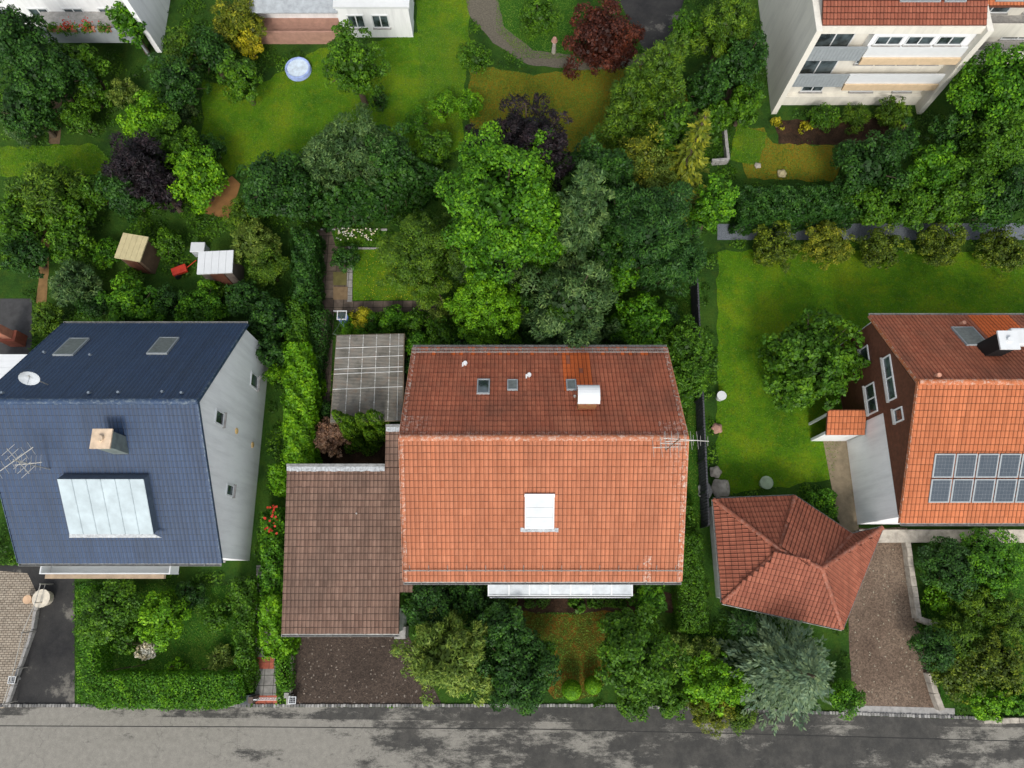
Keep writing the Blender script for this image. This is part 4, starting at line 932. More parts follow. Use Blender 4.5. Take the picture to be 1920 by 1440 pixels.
for x0, x1 in ((18.6, 20.0), (21.8, 23.3), (24.6, 25.8)): wall_window(ap, x0, x1, YA+.8, 1.0, 1.9)
MB().bx(XA+.353, XB-.353, YA+.5, YA+.79, 0, .8).build('plinth', CREAM, ap)
rf = MB(); rf.slab([(XA+.36, YA+.2, ZT), (XB-.36, YA+.2, ZT), (XB-.36, YA+7, ZT+2.6), (XA+.36, YA+7, ZT+2.6)], .15); rf.build('roof_deck', WOODC, ap)
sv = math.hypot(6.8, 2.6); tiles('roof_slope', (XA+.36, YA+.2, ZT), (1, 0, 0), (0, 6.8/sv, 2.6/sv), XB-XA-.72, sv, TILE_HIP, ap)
nn = Vector((0, -2.6, 6.8)).normalized()
for px in (1724, 1790): roof_window(ap, px, -4, 76 if px < 1750 else 40, 18, (XA, YA+.2, ZT), None, nn, 'glass')
for px, py, c_ in ((1600, 78, POT), (1560, 132, BLUEP), (1543, 135, POT)):
    p = hit(px, py, (0, YA+.8, 0), Vector((0, -1, 0)))
ap2 = thing('apartment_house', 'cream terrace house with dark balconies set back at the top right corner', 'house', (33, 36, 0))
X2 = 42; y2 = YA+2.4; z2 = 6.6
MB().bx(XB+.003, X2, y2+1.3, y2+9, 0, z2-.05).build('wall', CREAM, ap2)
for z in (1.9, 4.1): 
    MB().bx(XB+.003, X2, y2, y2+1.29, z, z+.18).build('balcony_floor', CONC, ap2)
    MB().bx(XB+.003, X2, y2-.08, y2-.003, z-.1, z+.95).build('balcony_panel', CREAM, ap2)
    for x0 in (28, 31.2, 34.4): wall_window(ap2, x0, x0+2.2, y2+1.3, z+.4, z+2.0)
rf = MB(); rf.slab([(XB+.003, y2-.2, z2), (X2, y2-.2, z2), (X2, y2+7, z2+2.8), (XB+.003, y2+7, z2+2.8)], .15); rf.build('roof_deck', WOODC, ap2)
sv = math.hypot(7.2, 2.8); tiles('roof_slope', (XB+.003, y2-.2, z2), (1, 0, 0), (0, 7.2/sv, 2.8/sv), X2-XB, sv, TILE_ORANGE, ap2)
roof_window(ap2, 1900, -8, 70, 24, (XB, y2-.2, z2), None, Vector((0, -2.8, 7.2)).normalized(), 'glass')
BLOCK.append([(XA, YA), (X2, YA), (X2, 50), (XA, 50)])
# ------------------------------------------------------------------ two white houses on the north edge
def far_house(px0, px1, pyb, h, label, terr, roofm):
    a, b_ = at(px0, pyb, 0), at(px1, pyb, 0); r = thing('detached_house', label, 'house', ((a.x+b_.x)/2, a.y+4, 0))
    MB().bx(a.x, b_.x, a.y, a.y+9, 0, h).build('wall', WHITE, r)
    x = a.x+.8
    while x < b_.x-1.4: wall_window(r, x, x+1.3, a.y, .9, 2.2); x += 2.3
    x = a.x+.8
    while x < b_.x-1.4: wall_window(r, x, x+1.3, a.y, 3.5, 4.8); x += 2.3
    d = MB(); d.slab([(a.x-.3, a.y-.4, h), (b_.x+.3, a.y-.4, h), (b_.x+.3, a.y+4.6, h+3), (a.x-.3, a.y+4.6, h+3)], .15); d.build('roof_deck', WOODC, r)
    s_ = math.hypot(5, 3); tiles('roof_slope', (a.x-.3, a.y-.4, h), (1, 0, 0), (0, 5/s_, 3/s_), b_.x-a.x+.6, s_, roofm, r)
    BLOCK.append([(a.x, a.y-1.5), (b_.x, a.y-1.5), (b_.x, a.y+9), (a.x, a.y+9)]); return r, a, b_
h1, a1, b1_ = far_house(465, 775, 40, 5.2, 'white house with pink paved terrace at the top edge', True, TILE_HIP)
p0, p1 = at(490, 45, .3), at(645, 74, .3)
MB().bx(p0.x, p1.x, p1.y, a1.y-.003, 0, .30).build('terrace', PINK, h1); MB().bx(p0.x, p1.x, p1.y-.12, p1.y-.003, 0, 1.1).build('terrace_wall', PINK, h1, bevel=.01)
q0, q1 = at(645, 70, 0), at(775, 70, 0); an_ = MB(); an_.bx(q0.x, q1.x, q0.y, a1.y-.003, 0, 2.6); an_.build('wall', WHITE, h1)
MB().bx(q0.x-.1, q1.x+.1, q0.y-.1, a1.y-.003, 2.603, 2.75).build('flat_roof', WHITEP, h1)
for x in (q0.x+.6, q0.x+2.2): wall_window(h1, x, x+1.1, q0.y, .9, 2.0)
aw = MB(); aw.slab([(p0.x, p1.y+.3, 2.3), (p1.x, p1.y+.3, 2.3), (p1.x, a1.y-.01, 2.9), (p0.x, a1.y-.01, 2.9)], .05); aw.build('canopy', plain('grey_canopy', (.35, .38, .4), .5), h1)
h2, a2, b2_ = far_house(-60, 300, 62, 5.0, 'white house with flower decked balcony at the top left corner', False, TILE_BROWN)
p0, p1 = at(65, 72, 1.9), at(262, 60, 1.9)
MB().bx(p0.x, p1.x, p0.y, a2.y-.003, 1.7, 1.9).build('balcony_floor', CONC, h2); MB().bx(p0.x, p1.x, p0.y-.08, p0.y-.003, 1.6, 2.8).build('balcony_panel', GREYW, h2)
for x in (p0.x+.1, p1.x-.2): MB().bx(x, x+.12, p0.y+.05, p0.y+.17, 0, 1.695).build('post', GREYW, h2)
MB().bx(b2_.x+.01, b2_.x+.35, a2.y-1.6, a2.y+8, 0, 5.0).build('side_wall', WHITE, h2)
for i, (px, pal) in enumerate(((100, 'lime'), (130, 'bright'), (165, 'bright'), (195, 'mid'))):
    pp = at(px, 52, 2.85); V, T, _p = crown_puffs(pp, .45, .3, .3, leaf=.12); r = thing('balcony_plant', ['pale green flower box plant leftmost on the white balcony', 'red flowering plant on the white balcony left part', 'green plant with red blooms on the white balcony middle', 'dark green plant rightmost on the white balcony'][i], 'plant', (pp.x, pp.y, 2.5), 'plants on the flower decked balcony')
    quads_mesh('foliage', V, T, LM[pal], r); MB().bx(pp.x-.4, pp.x+.4, pp.y-.14, pp.y+.14, 2.62, 2.85).build('flower_box', POT, r)
    if i in (1, 2):
        cc_ = np.array(pp)+RNG.normal(0, 1, (60, 3))*[.25, .2, .05]+[0, 0, .28]; quads_mesh('blossoms', leaves(cc_, RNG.normal(size=(60, 3))+[0, 0, 1], .12, .1), np.full(60, .5), REDP, r)
# ------------------------------------------------------------------ garden things
def small_roof(px, py, wpx, hpx, z, skew, m, label, wallm, name='garden_shed'):
    c = at(px, py, z); s_ = dist(px, py, z)/F; w_, h_ = wpx*s_, hpx*s_; r = thing(name, label, 'shed', (c.x, c.y, 0), rz=0)
    M = Matrix.Rotation(skew, 3, 'Z'); b = MB(); b.box((c.x, c.y, z/2-.05), (w_-.25, h_-.25, z-.1), skew); b.build('wall', wallm, r)
    b = MB()
    for i in range(5): 
        o = M@Vector(((i-2)*w_/5, 0, 0)); b.box((c.x+o.x, c.y+o.y, z-.0), (w_/5-.012, h_, .09), skew)
    b.build('flat_roof', m, r); MB().box((c.x+(M@Vector((0, -h_/2+.10, 0))).x, c.y+(M@Vector((0, -h_/2+.10, 0))).y, .95), (.8, .06, 1.8), skew).build('door', WOODC, r)
    BLOCK.append([(c.x-w_/2, c.y-h_/2), (c.x+w_/2, c.y-h_/2), (c.x+w_/2, c.y+h_/2), (c.x-w_/2, c.y+h_/2)]); return r
small_roof(247, 464, 50, 52, 2.0, -.18, BEIGE, 'small shed with beige felt roof among the western garden plots', plain('shed_wood_a', (.12, .08, .05), .8))
small_roof(404, 492, 66, 46, 2.1, .05, WHITEP, 'small shed with white sheet roof beside a red garden hose reel', plain('shed_wood_b', (.16, .13, .11), .8))
p = at(370, 463, .8); t = thing('white_box', 'small white storage box at the corner of the white roofed shed', 'box', (p.x, p.y, 0)); MB().bx(p.x-.4, p.x+.4, p.y-.3, p.y+.3, 0, .7).build('body', plain('box_grey', (.5, .53, .55), .6), t, bevel=.03); MB().bx(p.x-.43, p.x+.43, p.y-.33, p.y+.33, .703, .8).build('lid', WHITEP, t, bevel=.03)
p = at(338, 508, .3); t = thing('hand_cart', 'red hand cart with a long handle left of the white roofed shed', 'cart', (p.x, p.y, 0))
MB().box((p.x, p.y, .4), (.9, .5, .25), .4).build('tray', REDP, t, bevel=.04)
for s_ in (-1, 1):
    MB().cyl((p.x-.15, p.y+s_*.3, .2), (p.x-.09, p.y+s_*.36, .2), .2, n=14).build('wheel', DARKM, t)
MB().cyl((p.x+.4, p.y+.15, .4), (p.x+1.1, p.y+.5, .75), .025).build('handle', REDP, t)
p = at(558, 127, .35); t = thing('paddling_pool', 'round pale blue garden pool on the lawn below the pink terrace', 'pool', (p.x, p.y, 0)); r_ = .78
b = MB()
for j in range(3):
    for k in range(28):
        for l_ in range(6):
            g0, g1 = 2*math.pi*k/28, 2*math.pi*(k+1)/28; a0, a1_ = 2*math.pi*l_/6, 2*math.pi*(l_+1)/6
            f = lambda g, a: (p.x+math.cos(g)*(r_+.07*math.cos(a)), p.y+math.sin(g)*(r_+.07*math.cos(a)), .08+j*.13+.075*math.sin(a))
            b.face([f(g0, a0), f(g1, a0), f(g1, a1_), f(g0, a1_)])
b.build('rim', plain('pool_rim', (.35, .45, .75), .4), t, smooth=True); MB().cyl((p.x, p.y, .02), (p.x, p.y, .30), r_-.03, n=28).build('water_surface', plain('pool_water', (.62, .72, .80), .08), t)
# statue / lamp posts in the north garden
for px, py, lb, m in ((1038, 98, 'pale round headed stone figure beside the red brown tree', STONE), (1673-353, 95, 'slim pale post between dark trees right of the olive tree', ALU)):
    p = at(px, py, 0); t = thing('garden_post', lb, 'post', p); MB().cyl(p, (p.x, p.y, .95), .16, .11, 10).build('shaft', m, t)
    b = MB(); b.cyl((p.x, p.y, .953), (p.x, p.y, 1.05), .14, .22, 12); b.cyl((p.x, p.y, 1.05), (p.x, p.y, 1.3), .22, .12, 12); b.build('head', PINK if px < 1100 else m, t)
# water barrel with square framed cover and hose, behind the shelter
p = at(641, 591, .95); t = thing('water_barrel', 'blue water barrel under a white square frame beside the yellow shrub', 'barrel', (p.x, p.y, 0))
MB().cyl((p.x+.05, p.y-.12, 0), (p.x+.05, p.y-.12, .85), .27, .30, 20).build('barrel', BLUEP, t)
b = MB(); q_ = .26
for (x, y, dx, dy) in ((0, q_, 2*q_+.05, .05), (0, -q_, 2*q_+.05, .05), (q_, 0, .05, 2*q_-.052), (-q_, 0, .05, 2*q_-.052)): b.box((p.x+x, p.y+y, .95), (dx, dy, .05))
b.cyl((p.x-q_, p.y+q_, .96), (p.x-q_-.25, p.y+q_, .96), .02); fr = b.build('frame', WHITEP, t)
b = MB(); b.cyl((p.x, p.y, .90), (p.x, p.y, .93), .22, n=20); b.build('basin', plain('basin_dark', (.05, .07, .07), .4), t)
hs = [Vector((p.x+.04, p.y-.02, .97)), Vector((p.x-.02, p.y-.3, 1.0)), Vector((p.x-.07, p.y-.8, 1.3)), Vector((p.x-.2, p.y-1.5, 1.9)), Vector((c4[0].x+.05, c4[0].y, 2.35))]
MB().tube(hs, .022).build('hose', plain('green_hose', (.12, .17, .12), .5), t)
# lanterns at the drive gates
def lantern(px, py, label):
    p = at(px, py, .62); t = thing('gate_lantern', label, 'lantern', (p.x, p.y, 0), None); MB().bx(p.x-.06, p.x+.06, p.y-.06, p.y+.06, 0, .45).build('post', CONC, t)
    b = MB(); b.bx(p.x-.17, p.x+.17, p.y-.17, p.y+.17, .453, .60); bo = b.build('box', BLACKG, t); b = MB()
    for (x, y, dx, dy) in ((0, .16, .38, .035), (0, -.16, .38, .035), (.17, 0, .035, .283), (-.17, 0, .035, .283), (0, 0, .012, .283), (.08, 0, .008, .283), (-.08, 0, .008, .283)): b.box((p.x+x, p.y+y, .62), (dx, dy, .03))
    for y in (-.06, .05): b.box((p.x, p.y+y, .622), (.30, .008, .02))
    b.build('frame', WHITEP, t)
lantern(548, 1313, 'small square white framed lantern at the corner of the brown gravel drive'); lantern(22, 1275, 'small square white framed lantern beside the brick forecourt at left')
# front gate, bin, low walls between blue house garden and path
p = at(461, 1312, .9); t = thing('mailbox', 'dark grey mailbox at the right end of the long clipped hedge', 'mailbox', (p.x, p.y, 0)); MB().bx(p.x-.24, p.x+.24, p.y-.20, p.y+.20, .25, .88).build('box', plain('anthracite', (.06, .07, .08), .5), t, bevel=.02); MB().bx(p.x-.26, p.x+.26, p.y-.22, p.y+.22, .883, .92).build('lid', plain('anthracite', (.08, .09, .10), .5), t, bevel=.01); MB().bx(p.x-.1, p.x+.1, p.y-.1, p.y+.1, 0, .247).build('foot', CONC, t)
a, b_ = at(478, 1312, .8), at(519, 1312, .8); t = thing('garden_gate', 'low white barred gate across the red slabbed footpath', 'gate', (a.x, a.y, 0)); g_ = MB()
g_.cyl((a.x, a.y, .85), (b_.x, a.y, .85), .02); g_.cyl((a.x, a.y, .2), (b_.x, a.y, .2), .02)
for i in range(9): x = a.x+(b_.x-a.x)*i/8; g_.cyl((x, a.y, .12), (x, a.y, .92), .011, n=5)
g_.build('gate_leaf', WHITEP, t); MB().bx(a.x-.28, a.x-.05, a.y-.15, a.y+.15, 0, 1.0).build('post', plain('post_brown', (.12, .09, .075), .9), t); MB().box((a.x+.05, a.y+.02, .93), (.16, .05, .06)).build('latch', WHITEP, t)
def lowwall(pts, h, th, m, label, name='garden_wall', top=True, cat='wall', z0=0):
    P = [at(x, y, h if top else 0) for x, y in pts]; t = thing(name, label, cat, (P[0].x, P[0].y, 0)); b = MB()
    for a, e in zip(P[:-1], P[1:]):
        L = (e-a).length; n = max(1, int(L/.45)); d_ = (e-a).normalized(); an_ = math.atan2(d_.y, d_.x)
        for i in range(n): c = a.lerp(e, (i+.5)/n); b.tv = random.random(); hh = h+random.uniform(-.02, .02); b.box((c.x, c.y, hh/2), (L/n-.008, th+random.uniform(-.02, .02), hh), an_)
    b.build('wall_course' if False else 'wall', m, t, bevel=.02); return t
lowwall([(546, 1192), (545, 1240), (543, 1300)], .35, .14, STONE, 'thin pale stone edging along the left side of the gravel drive')
lowwall([(532, 1304), (541, 1304), (541, 1322)], .5, .25, CONC, 'short grey concrete wall end beside the lantern on the gravel drive')
lowwall([(1702, 1008), (1712, 1080), (1724, 1160), (1758, 1172)], .5, .28, STONE, 'curved sandstone wall along the upper part of the eastern drive')
lowwall([(1745, 1262), (1756, 1300), (1768, 1332)], .5, .28, STONE, 'short sandstone wall beside the mouth of the eastern drive')
lowwall([(1845, 1352), (1995, 1350)], .3, .25, STONE, 'pale stone edging along the road in the bottom right corner')
lowwall([(1360, 240), (1366, 298), (1335, 300)], .5, .2, CONC, 'low pale concrete frame of a garden bed behind the golden conifer', name='bed_edging')
lowwall([(70, 1110), (60, 1180), (35, 1250), (10, 1322)], .30, .15, CONC, 'low curved kerb wall between brick forecourt and asphalt drive at left')
# wire fence with posts there
t = None; fp = [at(x, y, 1.1) for x, y in ((76, 1095), (66, 1130), (42, 1186), (26, 1255), (6, 1320))]; t = thing('wire_fence', 'thin wire fence with slim posts above the curved kerb wall at left', 'fence', (fp[0].x, fp[0].y, 0))
b = MB(); b.tube([Vector((q_.x, q_.y, 1.1)) for q_ in fp], .02); b.tube([Vector((q_.x, q_.y, .7)) for q_ in fp], .012); b.build('rail', ALU, t)
for q_ in fp: MB().cyl((q_.x, q_.y, 0), (q_.x, q_.y, 1.15), .03).build('post', ALU, t)
# eastern plot fence: dark slats
fa = at(1308, 520, 1.6); fb = at(1330, 985, 1.6); t = thing('slat_fence', 'tall dark grey slat fence along the right side of the central plot', 'fence', ((fa.x+fb.x)/2, (fa.y+fb.y)/2, 0)); n = int((fb-fa).length/.16); b = MB()
for i in range(n): c = fa.lerp(fb, (i+.5)/n); b.box((c.x, c.y, .8), (.09, .135, 1.6), .02+random.uniform(-.02, .02))
b.build('slats', plain('fence_grey', (.075, .075, .085), .8, var=.4, scale=4), t)
for i in range(9): c = fa.lerp(fb, i/8); MB().bx(c.x-.12, c.x-.05, c.y-.05, c.y+.05, 0, 1.65).build('post', DARKM, t)
lowwall([(600, 429), (726, 430)], .12, .10, CONC, 'thin concrete edging at the north end of the small lawn beside the clipped round tree', name='bed_edging')
lowwall([(660, 465), (712, 465)], .12, .08, CONC, 'thin edging between the daisy bed and the small green lawn', name='bed_edging')
# little objects on the neighbours' lawns
def tub(px, py, r, h, m, label, cat='tub', name='garden_tub'):
    p = at(px, py, h); t = thing(name, label, cat, (p.x, p.y, 0)); b = MB(); b.cyl((p.x, p.y, 0), (p.x, p.y, h), r*.8, r, 16); b.build('tub', m, t)
    b = MB(); b.cyl((p.x, p.y, h+.003), (p.x, p.y, h+.06), r*1.06, r*1.06, 16); b.build('rim', m, t); return t
tub(1353, 742, .26, .5, WHITEP, 'pale tub near the right hand plot fence, level with the aerial'); tub(1437, 905, .35, .45, plain('sage_tub', (.3, .38, .25), .7), 'grey green tub on the lawn north of the hipped garage')
tub(200, 1118, .42, .5, plain('cream_tub', (.62, .56, .45), .7), 'large cream planter on the dark drive below the blue roofed house')if False else None
tub(78, 1122, .45, .5, plain('cream_tub', (.62, .56, .45), .7), 'large cream planter on the dark drive below the blue roofed house'); tub(52, 1124, .22, .4, plain('peach_tub', (.6, .4, .25), .7), 'small peach coloured pot beside the large cream planter')
def boulder(px, py, r, label, m=STONE):
    p = at(px, py, r*.5); bpy_m = bpy.data.meshes.new('boulder'); import bmesh as _b; bm = _b.new(); _b.ops.create_icosphere(bm, subdivisions=3, radius=r)
    for v in bm.verts: k = 1+.18*math.sin(v.co.x*5/r+px)*math.cos(v.co.y*4/r)+.1*math.sin(v.co.z*9/r); v.co *= k; v.co.z *= .6
    bm.to_mesh(bpy_m); bm.free(); bpy_m.polygons.foreach_set('use_smooth', [True]*len(bpy_m.polygons)); o = link_mesh('boulder', bpy_m, m); o.location = (p.x, p.y, r*.35); tag(o, label, 'boulder')
boulder(1352, 915, .5, 'large pale boulder north of the hipped garage by the fence'); boulder(1341, 885, .32, 'smaller pale boulder just above the large one by the fence'); boulder(1345, 803, .3, 'pinkish boulder by the fence right of the house aerial', PINK)
boulder(1322, 890+30, .4, 'grey boulder left of the large pale boulder', CONC)
boulder(1421, 310, .2, 'small sandy boulder on the dry lawn below the terrace house', STONE); boulder(1466, 325, .28, 'yellowish boulder lying on the dry lawn', BEIGE)
# ------------------------------------------------------------------ vegetation of the central plot
B_, M_, D_ = 'broadleaf_tree', 'shrub', 'conifer_tree'
T = tree
T('puff', 935, 372, 108, 10.5, 'bright', B_, 'big bright green maple, tallest crown in the middle behind the house', asp=1.0, leaf=.21, puff=.22)
T('puff', 1018, 405, 62, 9.0, 'bright', B_, 'bright green maple crown between the big maple and the grey green conifer', leaf=.21, puff=.24)
T('puff', 1008, 292, 30, 9.5, 'bright', B_, 'narrow bright green crown rising in front of the dark purple tree', leaf=.2, puff=.3)
T('puff', 895, 300, 34, 9.3, 'bright', B_, 'small bright crown left of the dark purple tree', leaf=.2, puff=.3)
T('puff', 786, 462, 74, 7.0, 'moss', B_, 'rounded olive green tree beside the small lawn and its daisy bed', asp=1.1, leaf=.13, puff=.2, dens=1.1)
T('puff', 910, 565, 66, 6.2, 'lime', B_, 'dense light green rounded tree directly behind the roof vent pipes', asp=1.0, leaf=.13, puff=.16, dens=1.1)
T('puff', 905, 500, 30, 5.6, 'bright', M_, 'bright green leafy bush above the dense light green rounded tree', leaf=.18, cat='shrub')
T('puff', 872, 478, 30, 5.5, 'sage', B_, 'small grey green tree between the olive and the lime coloured tree', leaf=.2, puff=.3)
T('puff', 955, 492, 26, 5.8, 'sage', B_, 'small grey green crown right of the bright bush above the lime tree', leaf=.2, puff=.3)
T('puff', 1096, 375, 46, 12.0, 'sage', D_, 'tall grey green conifer on the right of the bright maples', leaf=.22, puff=.25, dens=1.1)
T('puff', 1072, 562, 84, 7.2, 'sage', B_, 'large grey green tree behind the chimney, feathery crown', leaf=.2, puff=.24)
T('puff', 1055, 590, 26, 6.5, 'mid', M_, 'green patch of foliage growing out of the large grey green tree', cat='shrub', leaf=.16)
T('puff', 992, 250, 72, 10.5, 'purple', B_, 'big dark purple leaved tree behind the maples', leaf=.2, puff=.22, asp=.8)
T('puff', 915, 275, 40, 8.0, 'purple', B_, 'smaller dark purple crown at the left of the big purple tree', leaf=.18)
T('puff', 1230, 415, 84, 8.4, 'pine', D_, 'broad dark green conifer in the back right corner of the plot', leaf=.2, puff=.22)
T('puff', 1268, 470, 56, 6.0, 'pine', D_, 'dark green conifer beside the slat fence at the back right corner', leaf=.2, puff=.25)
T('puff', 1175, 395, 40, 8.2, 'pine', D_, 'dark slender conifer right of the grey green conifer', leaf=.2)
T('conifer', 1285, 310, 62, 9.4, 'gold', D_, 'golden tipped conifer, tall, in the far right corner beyond the plot', leaf=.34, dens=1.1)
T('puff', 1272, 225, 34, 8.2, 'mid', B_, 'green crown right above the golden conifer', leaf=.2)
T('puff', 1205, 290, 48, 7.2, 'gold', B_, 'loose yellow green tree with thin stems left of the golden conifer', leaf=.17, puff=.3, dens=.5)
T('puff', 1225, 325, 40, 6.5, 'olive', B_, 'thin olive brown crown below the loose yellow green tree', leaf=.17, puff=.3, dens=.6)
T('puff', 1345, 365, 34, 6.5, 'bright', B_, 'bright green tree hugging the right side of the golden conifer', leaf=.18, puff=.24)
T('puff', 1160, 462, 28, 5.2, 'mid', B_, 'small fresh green crown left of the broad dark conifer', leaf=.18)
T('puff', 1170, 505, 26, 4.8, 'bright', M_, 'yellow green shrub crown below the small fresh green crown', cat='shrub', leaf=.18)
T('puff', 1132, 470, 24, 6.0, 'dark', B_, 'dark narrow crown between grey green conifer and fresh green crown', leaf=.18)
T('puff', 1208, 596, 52, 4.2, 'bright', B_, 'bright green small tree right behind the back right roof corner', leaf=.2, puff=.26)
T('puff', 1285, 645, 46, 4.6, 'mid', B_, 'mid green tree beside the right rear corner of the salmon roofed house', leaf=.16, puff=.24)
T('puff', 1288, 708, 40, 4.4, 'mid', B_, 'mid green bush against the right gable of the salmon roofed house', leaf=.16, puff=.26)
T('puff', 1105, 300, 36, 7.8, 'dark', B_, 'dark green crown behind the tall grey green conifer', leaf=.2)
T('puff', 1150, 320, 36, 7.6, 'dark', B_, 'dark green crown under the loose yellow green tree', leaf=.2)
for i, (x, y, r, h, pal, lb) in enumerate(((830, 620, 26, 2.6, 'mid', 'leafy green shrub at the left rear corner of the big roof'), (868, 640, 26, 2.4, 'dark', 'dark shrub behind the left vent pipe'), (990, 622, 26, 2.6, 'dark', 'dark low shrub between the lime and grey green trees'), (1000, 575, 24, 4.0, 'dark', 'dark shrub rising between the lime and grey green trees'), (1150, 625, 26, 2.4, 'dark', 'dark shrub behind the mossy chimney'), (950, 640, 22, 2.2, 'dark', 'dark shrub behind the grey skylight hatch'), (1050, 640, 26, 2.0, 'dark', 'dark low shrub under the large grey green tree'), (1250, 585, 24, 2.4, 'dark', 'dark shrub between the bright small tree and the fence'), (830, 585, 24, 2.4, 'olive', 'olive shrub at the end of the old slab path'))):
    T('puff', x, y, r, h, pal, M_, lb, 'shrub', leaf=.15, puff=.34)
# small plants near the shelter
T('puff', 677, 591, 20, 1.1, 'yellow', M_, 'bright yellow shrub beside the blue water barrel', 'shrub', leaf=.12, puff=.3)
T('puff', 655, 612, 20, .9, 'lime', M_, 'light green low shrub between the barrel and the corrugated roof', 'shrub', leaf=.11)
T('puff', 695, 612, 24, 1.0, 'bright', M_, 'green low shrub behind the corrugated roof below the yellow shrub', 'shrub', leaf=.11)
T('puff', 735, 595, 26, 1.4, 'bright', M_, 'leafy green shrub right of the yellow shrub', 'shrub', leaf=.15)
T('puff', 785, 640, 24, 2.4, 'bright', M_, 'round leaved green shrub between shelter and house corner', 'shrub', leaf=.15)
T('puff', 772, 690, 16, 2.0, 'dark', M_, 'dark shrub in the gap between shelter and house', 'shrub', leaf=.15)
T('puff', 780, 605, 28, 1.6, 'mid', M_, 'fern like green shrub right of the leafy green shrub', 'shrub', leaf=.17)
T('puff', 642, 480, 24, 1.4, 'dark', M_, 'dark blue green bush on the old slabs near the small lawn', 'shrub', leaf=.14)
T('puff', 613, 816, 42, 2.3, 'dry', M_, 'dry pinkish brown grass mound beside the thuja columns', 'shrub', leaf=.16, puff=.3, asp=.8)
T('puff', 608, 770, 14, 1.2, 'dark', M_, 'small dark green bush at the lower left corner of the shelter', 'shrub', leaf=.12)
th = [(640, 790, 9, 3.2), (660, 800, 12, 3.2), (656, 812, 12, 3.0), (684, 797, 12, 3.3), (706, 792, 13, 3.4), (697, 822, 11, 2.4), (672, 836, 9, 1.6), (655, 843, 8, 1.0), (702, 838, 8, 1.0), (690, 846, 9, .8), (718, 815, 9, 2.2)]
ln = ['slimmest', 'tall, second from the left', 'tall, before the second one', 'tall, middle', 'tallest, rightmost back', 'medium, before the rightmost', 'short in the middle front', 'tiny ball shaped, front left', 'small ball shaped, front right', 'tiny dark, frontmost', 'medium height, against the narrow brown roof strip']
for (x, y, r, h), l_ in zip(th, ln): T('column', x, y-4, r*1.4, h*1.3, 'thuja', 'thuja', l_+' thuja of the clump between shelter and garage', 'thuja', group='clump of thuja columns behind the garage', leaf=.10)
# daisies
dp = at(672, 445, 0); cc_ = np.array(dp)+RNG.uniform(-1, 1, (70, 3))*[1.25, .42, .05]+[0, 0, .38]
t = thing('daisy_bed', 'patch of white flowering daisies above the small lawn', 'flowers', (dp.x, dp.y, 0)); quads_mesh('blossoms', leaves(cc_, RNG.normal(size=(70, 3))*.3+[0, 0, 1], .11, .11), np.full(70, .8), LM['white'], t)
lf = np.array(dp)+RNG.uniform(-1, 1, (2600, 3))*[1.4, .5, .12]+[0, 0, .18]; quads_mesh('foliage', leaves(lf, RNG.normal(size=(2600, 3))*.5+[0, 0, 1], .12, .05), RNG.uniform(.2, 1, 2600), LM['mid'], t)
# hedges
hedge([(530, 640), (575, 640), (588, 700), (582, 868), (528, 868)], 2.3, 'lime', 'bright yellow green thuja hedge between white gable and corrugated shelter', leaf=.19, lump=.20, dens=330)
hedge([(502, 870), (531, 868), (530, 915), (512, 925), (500, 905)], 1.9, 'lime', 'lower end of the bright hedge at the upper left garage corner', leaf=.18, lump=.15)
hedge([(545, 425), (590, 425), (588, 560), (545, 560)], 2.2, 'dark', 'dark green leafy hedge on the left side of the old slab garden', leaf=.17, lump=.22)
hedge([(538, 560), (572, 560), (572, 645), (534, 640)], 2.1, 'mid', 'mid green leafy hedge left of the water barrel', leaf=.15, lump=.18)
hedge([(572, 577), (613, 577), (612, 610), (598, 690), (585, 800), (583, 690), (573, 640)], 1.5, 'dark', 'dark green clipped hedge beside the stepping slab path', leaf=.10, lump=.06)
hedge([(586, 372), (640, 340), (730, 322), (800, 300), (830, 318), (760, 348), (715, 368), (640, 380), (592, 392)], 3.0, 'dark', 'tall dark laurel hedge curving behind the small lawn', leaf=.24, lump=.3, dens=150)
hedge([(1275, 1000), (1318, 1000), (1332, 1185), (1275, 1185)], 1.9, 'mid', 'tall clipped green hedge right of the house near the hipped garage', leaf=.10, lump=.10, dens=420)
hedge([(1287, 935), (1302, 935), (1306, 1000), (1283, 1000)], 1.2, 'mid', 'narrow loose green hedge piece behind the tall clipped hedge', leaf=.12, lump=.2)
hedge([(486, 1120), (520, 1115), (524, 1190), (540, 1196), (540, 1225), (517, 1236), (490, 1232), (482, 1180)], 1.9, 'lime', 'shaggy yellow green hedge by the lower left garage corner', leaf=.17, lump=.22)
hedge([(510, 1236), (540, 1225), (541, 1285), (537, 1298), (520, 1298), (512, 1270)], 1.3, 'bright', 'bright green clipped hedge beside the gravel drive and footpath', leaf=.10, lump=.05)
hedge([(487, 960), (522, 950), (524, 1110), (484, 1115)], 1.6, 'bright', 'green hedge with red blossoms along the left wall of the garage', leaf=.15, lump=.2)
rp_ = [at(random.uniform(495, 520), random.uniform(945, 1000), 1.75) for _ in range(26)]; cc_ = np.array([tuple(p) for p in rp_])
t = thing('rose', 'red blossoms above the hedge beside the upper left garage wall', 'flowers', (rp_[0].x, rp_[0].y, 0)); quads_mesh('blossoms', leaves(cc_, RNG.normal(size=(26, 3))*.3+[0, 0, 1], .16, .15), np.full(26, .5), REDP, t)
for j in range(6): pass
b = MB(); [b.cyl((p.x, p.y, 0), (p.x, p.y, 1.74), .012, n=4) for p in rp_[:12]]; b.build('stems', BARK, t)
